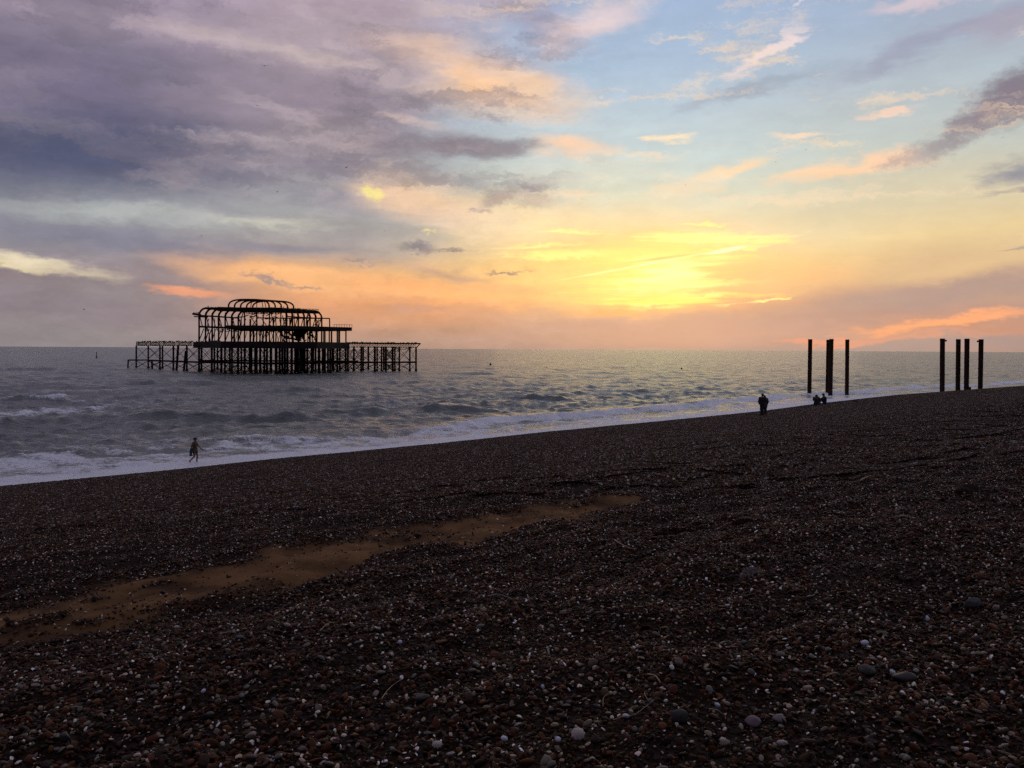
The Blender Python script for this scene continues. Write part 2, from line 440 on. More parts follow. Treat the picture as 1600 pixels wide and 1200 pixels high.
def col_material(name, src, rough_a, rough_b, spec=0.13):
    m = bpy.data.materials.new(name); m.use_nodes = True
    t = m.node_tree; b = t.nodes['Principled BSDF']
    a = t.nodes.new('ShaderNodeAttribute'); a.attribute_type = src; a.attribute_name = 'col'
    tcn = t.nodes.new('ShaderNodeTexCoord')
    nz = t.nodes.new('ShaderNodeTexNoise'); nz.inputs['Scale'].default_value = 1.8 if src == 'INSTANCER' else 60
    nz.inputs['Detail'].default_value = 4
    t.links.new(tcn.outputs['Object'], nz.inputs[0])
    mr = t.nodes.new('ShaderNodeMapRange')
    for i, x in enumerate((0.3, 0.7, 0.6, 1.35)): mr.inputs[i + 1].default_value = x
    t.links.new(nz.outputs['Fac'], mr.inputs[0])
    vm = t.nodes.new('ShaderNodeVectorMath'); vm.operation = 'SCALE'
    t.links.new(a.outputs['Color'], vm.inputs[0]); t.links.new(mr.outputs[0], vm.inputs['Scale'])
    if src == 'GEOMETRY':          # stones still wet from the waves, close to the water's edge
        ge = t.nodes.new('ShaderNodeNewGeometry')
        dt = t.nodes.new('ShaderNodeVectorMath'); dt.operation = 'DOT_PRODUCT'; dt.inputs[1].default_value = (0.7071, -0.7071, 0)
        t.links.new(ge.outputs['Position'], dt.inputs[0])
        wn = t.nodes.new('ShaderNodeMapRange')
        for i, x in enumerate((-49.5 + 2.5, -49.5 + 8.0, 0.28, 1.0)): wn.inputs[i + 1].default_value = x
        t.links.new(dt.outputs['Value'], wn.inputs[0])
        vm3 = t.nodes.new('ShaderNodeVectorMath'); vm3.operation = 'SCALE'
        t.links.new(vm.outputs[0], vm3.inputs[0]); t.links.new(wn.outputs[0], vm3.inputs['Scale']); vm = vm3
    t.links.new(vm.outputs[0], b.inputs['Base Color'])
    mr2 = t.nodes.new('ShaderNodeMapRange')
    for i, x in enumerate((0.3, 0.7, rough_a, rough_b)): mr2.inputs[i + 1].default_value = x
    t.links.new(nz.outputs['Fac'], mr2.inputs[0]); t.links.new(mr2.outputs[0], b.inputs['Roughness'])
    b.inputs['Specular IOR Level'].default_value = spec
    return m
M_PEB_I = col_material('shingle_pebble', 'INSTANCER', 0.3, 0.95)
M_PEB_G = col_material('shingle_patch', 'GEOMETRY', 0.4, 0.95)

def pebble_colours(n, g):
    """flint shingle: mostly brown and rust, some grey, a few pale ones"""
    base = np.array([(0.080, 0.038, 0.018), (0.050, 0.026, 0.016), (0.115, 0.062, 0.030), (0.040, 0.036, 0.032),
                     (0.075, 0.068, 0.058), (0.105, 0.042, 0.022), (0.17, 0.145, 0.12), (0.42, 0.38, 0.37)])
    p = np.array([0.25, 0.24, 0.10, 0.12, 0.05, 0.10, 0.085, 0.05])
    i = g.choice(len(base), n, p=p / p.sum())
    c = base[i] * np.array([0.64, 0.38, 0.19]) * g.uniform(0.1, 1.5, (n, 1)) * g.uniform(0.93, 1.07, (n, 3))
    c = np.where((i >= 6)[:, None], np.minimum(c * np.array([3.0, 4.5, 7.6]), (0.74, 0.70, 0.68)), c)
    return np.concatenate([c, np.ones((n, 1))], 1)

# ------------------------------------------------------------------ beach
S2 = math.sqrt(2)
def uv(x, y):
    v = (x + y) / S2
    u = (70 + x - y) / S2
    u = u + 0.5 * vnoise(v / 14, v * 0 + 0.3, 3) + 2.6 * np.exp(-((v - 122) / 22) ** 2) - 4.5 * sstep(v, 165, 210)
    return u, v
PU = [-400, -60, -15, 0, 6, 20, 38.3, 41.6, 44.2, 49.5, 60, 300]
PZ = [-12, -6, -1.9, 0, .92, 2.55, 4.64, 4.80, 5.24, 5.8, 6.5, 10]
def sand_mask(x, y, u=None, v=None):
    if u is None: u, v = uv(x, y)
    n = fbm(x * 1.1, y * 1.1, 51, 4) * 1.0
    cen = 40.45 + 0.25 * vnoise(v / 5, v * 0, 9)
    half = 0.74 * (1 - sstep(v, 9.5, 16.0)) - 0.8 * sstep(v, 9.5, 16.0)
    n = n - 0.75 * sstep(fbm(v / 1.6, u / 0.35, 57, 3), 0.18, 0.5)
    return sstep(half - np.abs(u - cen) + n * 0.6, -0.30, 0.22)
def BZ(x, y):
    x = np.asarray(x, float); y = np.asarray(y, float)
    u, v = uv(x, y)
    z = 0.25 * (np.interp(u - 0.35, PU, PZ) + 2 * np.interp(u, PU, PZ) + np.interp(u + 0.35, PU, PZ))
    k = sstep(u, 30, 42)
    fd = 1 - 0.6 * sstep(y + 0 * u, 14, 22)
    z = z + (0.05 + 0.11 * k) * sstep(u, 1, 8) * fbm(v / 4.5, u / 2.6, 21, 3)
    z = z + (0.012 + 0.115 * k) * sstep(u, 2, 8) * fbm(v / 1.5, u / 0.75, 33, 3) * fd
    z = z + 0.028 * k * fd * fbm(v / 0.55, u / 0.32, 39, 2)
    s = sand_mask(x, y, u, v)
    z = z - 0.03 * s + 0.055 * s * fbm(v / 0.7, u / 0.28, 44, 4, 0.6)
    return z
# put the eye 1.6 m above the shingle whatever the undulation does
Z0 = float(BZ(np.array([0.0]), np.array([0.0]))[0])

def ground(px, py, lift=0.0):
    d = ray(px, py)
    o = Vector((0, 0, EYE))
    t0 = None
    ts = np.geomspace(0.8, 400, 4000)
    xs, ys, zs = o.x + d.x * ts, o.y + d.y * ts, o.z + d.z * ts
    g = np.maximum(BZ(xs, ys), 0.0)
    i = np.argmax(zs < g)
    return Vector((xs[i], ys[i], g[i] + lift))

angs = np.radians(np.concatenate([np.arange(-180, -50, 4.0), np.arange(-50, 50.01, 0.22), np.arange(54, 181, 4.0)]))
rad = np.geomspace(0.5, 900, 420)
A, Rr = np.meshgrid(angs, rad)
X, Y = np.sin(A) * Rr, np.cos(A) * Rr
Zb = BZ(X, Y)
na, nr = len(angs), len(rad)
def grid_quads(nr, na):
    i = np.arange(nr - 1)[:, None] * na + np.arange(na - 1)[None, :]
    return np.stack([i, i + 1, i + na + 1, i + na], -1).reshape(-1, 4)
verts = np.stack([X, Y, Zb], -1).reshape(-1, 3)
quads = grid_quads(nr, na)
cen = np.array([[0, 0, Z0]])
verts = np.vstack([verts, cen])
ub, vb = uv(X, Y)
sand = np.append(sand_mask(X, Y, ub, vb).ravel(), 0)
wet = np.append((1 - sstep(ub, 4, 16)).ravel(), 0)
me = mesh_np('beach', verts, quads[:, ::-1], True, {'sand': ('FLOAT', sand), 'wet': ('FLOAT', wet)})
mb = bpy.data.materials.new('beach_ground'); mb.use_nodes = True
t = mb.node_tree; b = t.nodes['Principled BSDF']
def tn(t, ty, **k):
    n = t.nodes.new(ty)
    for a, v in k.items(): setattr(n, a, v)
    return n
geo = tn(t, 'ShaderNodeNewGeometry')
vo = tn(t, 'ShaderNodeTexVoronoi'); vo.inputs['Scale'].default_value = 28
nz = tn(t, 'ShaderNodeTexNoise'); nz.inputs['Scale'].default_value = 1.5; nz.inputs['Detail'].default_value = 8
nzs = tn(t, 'ShaderNodeTexNoise'); nzs.inputs['Scale'].default_value = 22; nzs.inputs['Detail'].default_value = 6
for n in (vo, nz, nzs): t.links.new(geo.outputs['Position'], n.inputs['Vector'])
crp = tn(t, 'ShaderNodeValToRGB')
els = crp.color_ramp.elements
els[0].color = (0.006, 0.003, 0.002, 1); els[1].position = 0.9; els[1].color = (0.025, 0.016, 0.012, 1)
e = els.new(0.5); e.color = (0.013, 0.006, 0.003, 1)
sepc = tn(t, 'ShaderNodeSeparateColor'); t.links.new(vo.outputs['Color'], sepc.inputs[0]); t.links.new(sepc.outputs[0], crp.inputs[0])
crs = tn(t, 'ShaderNodeValToRGB')
crs.color_ramp.elements[0].position = 0.35; crs.color_ramp.elements[0].color = (0.046, 0.021, 0.008, 1)
crs.color_ramp.elements[1].position = 0.62; crs.color_ramp.elements[1].color = (0.150, 0.076, 0.030, 1)
t.links.new(nz.outputs['Fac'], crs.inputs[0])
ats = tn(t, 'ShaderNodeAttribute', attribute_name='sand')
mx = tn(t, 'ShaderNodeMix', data_type='RGBA')
t.links.new(ats.outputs['Fac'], mx.inputs[0]); t.links.new(crp.outputs[0], mx.inputs[6]); t.links.new(crs.outputs[0], mx.inputs[7])
t.links.new(mx.outputs[2], b.inputs['Base Color'])
hm = tn(t, 'ShaderNodeMix', data_type='FLOAT')
t.links.new(ats.outputs['Fac'], hm.inputs[0]); t.links.new(vo.outputs['Distance'], hm.inputs[2]); t.links.new(nzs.outputs['Fac'], hm.inputs[3])
bp = tn(t, 'ShaderNodeBump'); bp.inputs['Strength'].default_value = 0.7; bp.inputs['Distance'].default_value = 0.03
t.links.new(hm.outputs[0], bp.inputs['Height']); t.links.new(bp.outputs[0], b.inputs['Normal'])
b.inputs['Roughness'].default_value = 0.95
b.inputs['Specular IOR Level'].default_value = 0.08
beach = link('beach', me, mb)
tag(beach, 'dark brown shingle beach sloping down to the surf', kind='structure')

# pebble shapes
def pebble_mesh(name, seed, sub=2, squash=1.0, angular=0.25):
    bm = bmesh.new()
    bmesh.ops.create_icosphere(bm, subdivisions=sub, radius=1.0)
    g = random.Random(seed)
    ks = [(Vector((g.gauss(0, 1), g.gauss(0, 1), g.gauss(0, 1))).normalized(), g.uniform(0.55, 0.95)) for _ in range(5)]
    ph = [g.uniform(0, 6) for _ in range(3)]
    for v in bm.verts:
        d = v.co.normalized()
        r = 1 + 0.09 * math.sin(3 * d.x + ph[0]) + 0.08 * math.sin(4 * d.y + ph[1]) + 0.06 * math.sin(5 * d.z + ph[2])
        p = d * r
        for n, h in ks:                   # worn facets
            dd = p.dot(n) - h
            if dd > 0: p = p - n * dd * angular * 3
        v.co = p
    me = bpy.data.meshes.new(name)
    bm.to_mesh(me); bm.free()
    for f in me.polygons: f.use_smooth = True
    return me

peb_col = bpy.data.collections.new('pebble_kinds')
peb_meshes = []
for i in range(8):
    m_ = pebble_mesh('pebble_shape', i + 1, 2, angular=0.15 + 0.08 * (i % 3))
    m_.materials.append(M_PEB_I)
    peb_meshes.append(m_)
    o = bpy.data.objects.new('pebble_kind', m_)
    peb_col.objects.link(o)

def instancer(name, n, pos, rot, scale, idx, colr, collection):
    at = {'rot': ('FLOAT_VECTOR', rot), 'scl': ('FLOAT_VECTOR', scale), 'idx': ('INT', idx)}
    if colr is not None: at['col'] = ('FLOAT_COLOR', colr)
    me = mesh_np(name, pos, np.zeros((0, 4), int), False, at)
    o = link(name, me)
    ng = bpy.data.node_groups.new(name, 'GeometryNodeTree')
    ng.interface.new_socket('Geometry', in_out='INPUT', socket_type='NodeSocketGeometry')
    ng.interface.new_socket('Geometry', in_out='OUTPUT', socket_type='NodeSocketGeometry')
    gi, go = ng.nodes.new('NodeGroupInput'), ng.nodes.new('NodeGroupOutput')
    iop = ng.nodes.new('GeometryNodeInstanceOnPoints')
    ci = ng.nodes.new('GeometryNodeCollectionInfo')
    ci.inputs['Collection'].default_value = collection
    ci.inputs['Separate Children'].default_value = True
    ci.inputs['Reset Children'].default_value = True
    iop.inputs['Pick Instance'].default_value = True
    def na_(nm, ty):
        k = ng.nodes.new('GeometryNodeInputNamedAttribute'); k.data_type = ty
        k.inputs['Name'].default_value = nm
        return next(s for s in k.outputs if s.enabled and s.name == 'Attribute')
    ng.links.new(gi.outputs[0], iop.inputs['Points'])
    ng.links.new(ci.outputs[0], iop.inputs['Instance'])
    ng.links.new(na_('idx', 'INT'), iop.inputs['Instance Index'])
    ng.links.new(na_('rot', 'FLOAT_VECTOR'), iop.inputs['Rotation'])
    ng.links.new(na_('scl', 'FLOAT_VECTOR'), iop.inputs['Scale'])
    ng.links.new(iop.outputs[0], go.inputs[0])
    md = o.modifiers.new('scatter', 'NODES'); md.node_group = ng
    return o

# near shingle, one instance per stone
NEAR_Y = 16.0
dens = 1900
nx = int(30.5 * 17.7 * dens)
px_ = rng.uniform(-15.2, 15.2, nx); py_ = rng.uniform(-0.2, NEAR_Y + 1.5, nx)
keep = (np.abs(px_) < 0.70 * py_ + 2.9) & (py_ < NEAR_Y + 0.6 * np.sin(px_ * 3))
px_, py_ = px_[keep], py_[keep]
un, vn = uv(px_, py_)
sm = sand_mask(px_, py_, un, vn)
r_ = rng.random(len(px_))
keep = (r_ > sm * 0.96) & ~((un < 38.8) & (r_ < 0.12))
px_, py_, un, vn, sm = px_[keep], py_[keep], un[keep], vn[keep], sm[keep]
n = len(px_)
# drifts of bigger and smaller stones
drift = fbm(vn / 2.2, un / 1.1, 71, 3)
size = 0.0080 * np.exp(rng.normal(0, 0.46, n)) * (1 + 0.38 * drift) * np.where(un < 38.6, 0.85, 1.0)
size = np.clip(size, 0.004, 0.027)
scl = np.stack([size * rng.uniform(1.0, 1.75, n), size * rng.uniform(0.8, 1.2, n), size * rng.uniform(0.30, 0.8, n)], -1)
rot = np.stack([rng.normal(0, 0.5, n), rng.normal(0, 0.5, n), rng.uniform(0, 6.283, n)], -1)
flat = rng.random(n) < 0.14
rot[flat, 0] = rng.uniform(0.9, 1.8, flat.sum())
zz = BZ(px_, py_) + scl[:, 2] * 0.35 + rng.uniform(-0.004, 0.012, n) + 0.008 * fbm(px_ * 6, py_ * 6, 401, 3)
cols = pebble_colours(n, rng)
tone = 1 + 0.55 * fbm(vn / 1.3, un / 0.8, 81, 3)
pale = cols[:, 2] > 0.12
scl[pale] *= np.minimum(1, 0.0112 / size[pale])[:, None]
cols[:, :3] *= tone[:, None]
shingle = instancer('shingle', n, np.stack([px_, py_, zz], -1), rot, scl, rng.integers(0, 8, n), cols, peb_col)
tag(shingle, 'loose brown flint shingle in the foreground', 'shingle', kind='stuff')
print('near pebbles', n, 'Z0', Z0)

# farther shingle: patches of real stones
patch_col = bpy.data.collections.new('patch_kinds')
ico = bmesh.new(); bmesh.ops.create_icosphere(ico, subdivisions=1, radius=1.0)
iv = np.array([v.co[:] for v in ico.verts]); iff = np.array([[v.index for v in f.verts] for f in ico.faces]); ico.free()
PS = 1.25
for k in range(4):
    g = np.random.default_rng(100 + k)
    m_n = 2000
    pp = np.stack([g.uniform(-PS / 2, PS / 2, m_n), g.uniform(-PS / 2, PS / 2, m_n), np.zeros(m_n)], -1)
    sz = np.clip(0.0125 * np.exp(g.normal(0, 0.42, m_n)), 0.006, 0.045)
    pp[:, 2] = 0.02 * fbm(pp[:, 0] * 2.5, pp[:, 1] * 2.5, 5 + k, 3) + g.uniform(-0.006, 0.012, m_n)
    V = iv[None] * (1 + 0.12 * g.normal(0, 1, (m_n, 12, 1)))
    V = V * np.stack([sz * g.uniform(1, 1.8, m_n), sz * g.uniform(.8, 1.2, m_n), sz * g.uniform(.4, .8, m_n)], -1)[:, None]
    th, ph = g.uniform(0, 6.283, m_n), g.normal(0, 0.4, m_n)
    c_, s_ = np.cos(ph)[:, None], np.sin(ph)[:, None]
    x1, z1 = V[..., 0] * c_ - V[..., 2] * s_, V[..., 0] * s_ + V[..., 2] * c_
    c_, s_ = np.cos(th)[:, None], np.sin(th)[:, None]
    V = np.stack([x1 * c_ - V[..., 1] * s_, x1 * s_ + V[..., 1] * c_, z1], -1) + pp[:, None]
    Fc = (iff[None] + 12 * np.arange(m_n)[:, None, None]).reshape(-1, 3)
    pc = pebble_colours(m_n, g); pc[:, :3] = np.minimum(pc[:, :3], 0.30); cc = np.repeat(pc, 12, 0)
    pm = mesh_np('shingle_patch_shape', V.reshape(-1, 3), Fc, True, {'col': ('FLOAT_COLOR', cc)})
    pm.materials.append(M_PEB_G)
    patch_col.objects.link(bpy.data.objects.new('patch_kind', pm))
gx, gy = np.meshgrid(np.arange(-46, 150, 0.98), np.arange(NEAR_Y + 0.2, 215, 0.98))
gx = (gx + rng.uniform(-.12, .12, gx.shape)).ravel(); gy = (gy + rng.uniform(-.12, .12, gy.shape)).ravel()
ug, vg = uv(gx, gy)
k = (ug > 1.2) & (np.abs(gx) < 0.72 * gy + 3)
gx, gy = gx[k], gy[k]
sx_, sy_ = np.meshgrid(np.arange(-20, 20, 0.98), np.arange(-2, NEAR_Y + 0.9, 0.98))   # beside the near field, just out of frame
sx_, sy_ = sx_.ravel(), sy_.ravel()
us, vs = uv(sx_, sy_)
k = ((np.abs(sx_) > 0.70 * sy_ + 3.5) | (sy_ < -0.6)) & (sand_mask(sx_, sy_, us, vs) < 0.3)
gx, gy = np.append(gx, sx_[k]), np.append(gy, sy_[k])
d_ = 0.5
gz = BZ(gx, gy)
dzx = (BZ(gx + d_, gy) - BZ(gx - d_, gy)) / (2 * d_); dzy = (BZ(gx, gy + d_) - BZ(gx, gy - d_)) / (2 * d_)
rots = []
for i in range(len(gx)):
    nrm = Vector((-dzx[i], -dzy[i], 1)).normalized()
    q = nrm.to_track_quat('Z', 'Y') @ Euler((0, 0, random.uniform(0, 6.283))).to_quaternion()
    rots.append(q.to_euler()[:])
scs = np.ones((len(gx), 3)) * rng.uniform(0.9, 1.15, (len(gx), 1))
far_sh = instancer('far_shingle', len(gx), np.stack([gx, gy, gz + 0.012], -1), np.array(rots), scs, rng.integers(0, 4, len(gx)), None, patch_col)
tag(far_sh, 'finer shingle stretching down the beach to the surf', 'shingle', kind='stuff')
print('patches', len(gx))

# the largest stones one by one, parts of the beach
g2 = np.random.default_rng(5)
cnt = 0
mats_p = []
for nm, cl, rg in (('rust_flint', (0.034, 0.012, 0.005), .45), ('brown_flint', (0.02, 0.009, 0.005), .4), ('grey_flint', (0.03, 0.025, 0.02), .45),
                   ('black_flint', (0.012, 0.011, 0.012), .35), ('buff_flint', (0.08, 0.05, 0.028), .5), ('white_flint', (0.24, 0.20, 0.18), .5)):
    mats_p.append(mat(nm, cl, rg, 1.6, 0.45, bump=0.3))
big_meshes = [[None] * 6 for _ in range(6)]
for a_ in range(6):
    for b_ in range(6):
        q = pebble_mesh('pebble', 50 + b_, 2, angular=0.2); q.materials.append(mats_p[a_]); big_meshes[a_][b_] = q
wts = np.array([.28, .24, .18, .08, .14, .08])
while cnt < 290:
    yy = 2.9 + 3.6 * g2.random() ** 1.3
    xx = g2.uniform(-0.64, 0.64) * yy
    if float(sand_mask(np.array([xx]), np.array([yy]))[0]) > 0.3: continue
    a_ = g2.choice(6, p=wts); s_ = g2.uniform(0.012, 0.022) * (0.7 if a_ == 5 else 1.0)
    o = link('pebble', big_meshes[a_][g2.integers(0, 6)], None, beach)
    o.scale = (s_ * g2.uniform(1.0, 1.6), s_ * g2.uniform(.8, 1.15), s_ * g2.uniform(.45, .75))
    o.rotation_euler = (g2.normal(0, .3), g2.normal(0, .3), g2.uniform(0, 6.28))
    o.location = (xx, yy, float(BZ(np.array([xx]), np.array([yy]))[0]) + 0.016 + o.scale[2] * 0.35)
    cnt += 1

# ------------------------------------------------------------------ sea
H = EYE
inv_r = [38.0]
while inv_r[-1] < 12000:
    r0 = inv_r[-1]
    inv_r.append(r0 + max(0.13, 0.42 * r0 * r0 / (H * F)))
rad = np.array(inv_r)
angs = np.radians(np.concatenate([np.arange(-80, -36, 0.8), np.arange(-36, 36, 0.085), np.arange(36, 62, 0.8)]))
A, Rr = np.meshgrid(angs, rad)
X, Y = np.sin(A) * Rr, np.cos(A) * Rr
dr = np.gradient(rad)[:, None] * np.ones_like(A)
u, v = uv(X, Y)
print('sea verts', X.size, len(rad), len(angs))
Z = np.zeros_like(X); DX = np.zeros_like(X); DY = np.zeros_like(X)
shoal = 0.22 + 0.78 * sstep(-u, 2, 26)
lost = np.zeros_like(X)
gw = np.random.default_rng(3)
NW = 64
for i in range(NW):
    lam = 0.9 * (38 / 0.9) ** (i / (NW - 1))
    ang = math.atan2(-0.86, 0.5) + gw.normal(0, 0.42 + 0.25 * (lam < 4))
    dx, dy = math.cos(ang), math.sin(ang)
    kk = 2 * math.pi / lam
    a0 = 0.0135 * lam ** 0.72 * (1 + 0.9 * math.exp(-((lam - 2.2) / 2.2) ** 2)) * (1.0 if lam < 12 else 0.6) * gw.uniform(0.6, 1.3)
    filt = np.exp(-(1.3 * dr / lam) ** 2)
    grp = 0.65 + 0.7 * vnoise(X / (lam * 5) + i * 3.3, Y / (lam * 5), i)
    q = kk * (X * dx + Y * dy) + gw.uniform(0, 6.28)
    amp = a0 * filt * grp * shoal
    Z += amp * np.cos(q)
    DX -= 0.8 * amp * dx * np.sin(q); DY -= 0.8 * amp * dy * np.sin(q)
    lost += (1 - filt ** 2) * (a0 * kk) ** 2 / 2
# individual steep wave crests seen in the inshore water (pixel, length px, height m)
def crest(px, py, L_, h, tilt, wid=1.5):
    global Z
    d = ray(px, py); t0 = -EYE / d.z
    cx, cy = d.x * t0, d.y * t0
    ca, sa = math.cos(R(tilt)), math.sin(R(tilt))
    s = (X - cx) * ca + (Y - cy) * sa
    n_ = -(X - cx) * sa + (Y - cy) * ca
    half = L_ / 2 / F * cy
    bend = 0.9 * vnoise(s / 5 + px, s * 0, 5) + 0.35 * vnoise(s / 1.3 + px, s * 0, 6)
    n_ = n_ - bend
    env = np.exp(-(s / half) ** 4) * (0.75 + 0.35 * vnoise(s / 2.6, s * 0 + px, 8))
    front = np.exp(-(n_ / (wid * 0.42)) ** 2); h = h * 1.35; backs = np.exp(-(n_ / (wid * 1.9)) ** 2)
    Z = Z + h * env * np.where(n_ < 0, front, backs)
    return env * np.exp(-((n_ + 0.1) / 0.5) ** 2)
fc = 0
fc = fc + crest(45, 628, 190, 0.85, -4, 1.6) * 1.2
crest(268, 601, 150, 0.85, -3, 2.0)
crest(120, 606, 130, 0.45, 3, 1.6)
crest(345, 655, 300, 0.80, 0, 1.6)
crest(205, 664, 120, 0.3, 5, 1.0)
fc = fc + crest(470, 612, 90, 0.55, -2, 1.3) * 0.6
crest(700, 641, 150, 0.6, 3, 1.4)
crest(735, 585, 110, 0.5, 0, 1.6)
crest(860, 623, 130, 0.65, 5, 1.4)
crest(560, 645, 140, 0.4, 8, 1.2)
crest(30, 578, 150, 0.8, 2, 2.0)
crest(640, 598, 120, 0.45, 2, 1.6)
crest(960, 612, 120, 0.4, 4, 1.4)
crest(60, 712, 150, 0.25, 4, 0.9)
crest(420, 690, 200, 0.25, 8, 0.9)
# breaker rolling in along the shore
ctr = -10.5 + 2.0 * vnoise(v / 11, v * 0 + 5, 12)
roll_env = sstep(v, 36, 58) * (0.6 + 0.5 * vnoise(v / 6, v * 0, 15)) + 0.25
nb = u - ctr
roll = roll_env * 0.55 * np.where(nb > 0, np.exp(-(nb / 1.3) ** 2), np.exp(-(nb / 3.0) ** 2))
Z += roll
# foam: dense from the swash to the breaker, breaking up outside it
fn = fbm(X / 2.2, Y / 2.2, 61, 5, 0.6)
fl = fbm(X / 7.0, Y / 7.0, 91, 4, 0.55)
edge = -10.0 - 4.5 * (1 - sstep(v, 15, 60)) + 3.0 * vnoise(v / 9, v * 0 + 2, 17) + 4.5 * sstep(v, 130, 190)
foam = sstep(u - edge + 5 * fn + 3 * fl, -3.0, 5.0)
foam = foam * (0.52 + 0.75 * fn + 0.35 * fl)
foam = np.maximum(foam, sstep(u, -5.5, -1.8) * (0.84 + 0.5 * fn))
foam = np.maximum(foam, roll_env * np.exp(-((nb - 0.9) / 1.6) ** 2) * (1.0 + 0.5 * fn))
def smear(px, py, rx, ry, a):
    d = ray(px, py); t0 = -EYE / d.z
    cx, cy = d.x * t0, d.y * t0
    wx = rx / F * cy; wy = ry / F / EYE * cy * cy
    return a * np.exp(-(((X - cx) / wx) ** 2 + ((Y - cy) / wy) ** 2))
sm_ = smear(620, 632, 90, 10, .55) + smear(70, 645, 110, 14, .75) + smear(280, 690, 140, 14, .4) + smear(60, 690, 160, 10, .35) + smear(480, 668, 140, 10, .2) + smear(250, 625, 150, 10, .4)
foam = np.maximum(foam, sm_ * (0.75 + 1.0 * fn) + fc * (0.6 + fn))
foam = np.maximum(foam, 0.75 * sstep(Z, 0.62, 0.95) * (0.6 + fn) * (Rr < 500))
foam = np.clip(foam, 0, 1)
turb = sstep(foam, 0.25, 0.9) * sstep(-u, 1.5, 6)
Z += turb * (0.26 * fbm(X / 1.1, Y / 1.1, 101, 5, 0.65) + 0.12 * fn)
# swash climbing the stones
runup = 0.5 + 0.55 * vnoise(v / 3.1, v * 0 + 1, 19) + 0.3 * vnoise(v / 1.1, v * 0, 23) + 0.14 * vnoise(v / 0.35, v * 0, 29)
bz = BZ(X, Y)
sw = sstep(u, -2.0, -0.2)
Z = Z * (1 - sw) + np.maximum(Z * 0.3, bz + 0.025) * sw
Z = np.where(u > runup, bz - 0.06 - 0.5 * sstep(u - runup, 0, 1), Z)
X2, Y2 = X + DX * (1 - sw), Y + DY * (1 - sw)
verts = np.stack([X2, Y2, Z], -1).reshape(-1, 3)
quads = grid_quads(len(rad), len(angs))
# leave out water lying well under the beach
deep = (u > runup + 3).ravel()
quads = quads[~deep[quads].all(1)][:, ::-1]
rgh = np.sqrt(np.clip(lost, 0, 1)) * 1.0
print('lost', rgh.min(), rgh.max(), rgh[200].mean(), rgh[500].mean())
me = mesh_np('sea', verts, quads, True, {'foam': ('FLOAT', foam.ravel()), 'lost': ('FLOAT', rgh.ravel()), 'swash': ('FLOAT', (sstep(u, -4.2, -2.2)).ravel())})
mw = bpy.data.materials.new('sea_water'); mw.use_nodes = True
t = mw.node_tree; b = t.nodes['Principled BSDF']; outn = t.nodes['Material Output']
b.inputs['Base Color'].default_value = (0.105, 0.120, 0.112, 1)
b.inputs['IOR'].default_value = 1.333
geo = tn(t, 'ShaderNodeNewGeometry')
af = tn(t, 'ShaderNodeAttribute', attribute_name='foam')
al = tn(t, 'ShaderNodeAttribute', attribute_name='lost')
asw = tn(t, 'ShaderNodeAttribute', attribute_name='swash')
mpg = tn(t, 'ShaderNodeMapping'); mpg.inputs['Rotation'].default_value = (0, 0, R(-22)); mpg.inputs['Scale'].default_value = (0.75, 1.5, 1)
t.links.new(geo.outputs['Position'], mpg.inputs[0])
w1 = tn(t, 'ShaderNodeTexNoise'); w1.inputs['Scale'].default_value = 1.1; w1.inputs['Detail'].default_value = 5; w1.inputs['Roughness'].default_value = 0.6
t.links.new(mpg.outputs[0], w1.inputs['Vector'])
w2 = tn(t, 'ShaderNodeTexNoise'); w2.inputs['Scale'].default_value = 0.30; w2.inputs['Detail'].default_value = 5; w2.inputs['Roughness'].default_value = 0.7
t.links.new(mpg.outputs[0], w2.inputs['Vector'])
v1 = tn(t, 'ShaderNodeVectorMath', operation='SUBTRACT'); v1.inputs[1].default_value = (0.5, 0.5, 0.5)
t.links.new(w2.outputs['Color'], v1.inputs[0])
v2 = tn(t, 'ShaderNodeVectorMath', operation='MULTIPLY'); v2.inputs[1].default_value = (1, 1, 0)
t.links.new(v1.outputs[0], v2.inputs[0])
dmr = tn(t, 'ShaderNodeMapRange'); t.links.new(al.outputs['Fac'], dmr.inputs[0])
for i, x in enumerate((0.0, 0.25, 0.25, 2.0)): dmr.inputs[i + 1].default_value = x
v3 = tn(t, 'ShaderNodeVectorMath', operation='SCALE'); t.links.new(v2.outputs[0], v3.inputs[0]); t.links.new(dmr.outputs[0], v3.inputs['Scale'])
v4 = tn(t, 'ShaderNodeVectorMath', operation='ADD'); t.links.new(v3.outputs[0], v4.inputs[0]); t.links.new(geo.outputs['Normal'], v4.inputs[1])
v5 = tn(t, 'ShaderNodeVectorMath', operation='NORMALIZE'); t.links.new(v4.outputs[0], v5.inputs[0])
bw = tn(t, 'ShaderNodeBump'); bw.inputs['Strength'].default_value = 1.0; bw.inputs['Distance'].default_value = 0.38
t.links.new(v5.outputs[0], bw.inputs['Normal'])
t.links.new(w1.outputs['Fac'], bw.inputs['Height'])
t.links.new(bw.outputs[0], b.inputs['Normal'])
rr = tn(t, 'ShaderNodeMapRange'); t.links.new(al.outputs['Fac'], rr.inputs[0])
for i, x in enumerate((0.0, 0.3, 0.06, 0.25)): rr.inputs[i + 1].default_value = x
t.links.new(rr.outputs[0], b.inputs['Roughness'])
fb = tn(t, 'ShaderNodeBsdfPrincipled')
fb.inputs['Base Color'].default_value = (0.84, 0.85, 0.90, 1); fb.inputs['Roughness'].default_value = 0.7
f1 = tn(t, 'ShaderNodeTexNoise'); f1.inputs['Scale'].default_value = 4.2; f1.inputs['Detail'].default_value = 9; f1.inputs['Roughness'].default_value = 0.7
t.links.new(geo.outputs['Position'], f1.inputs['Vector'])
bf = tn(t, 'ShaderNodeBump'); bf.inputs['Strength'].default_value = 0.9; bf.inputs['Distance'].default_value = 0.3
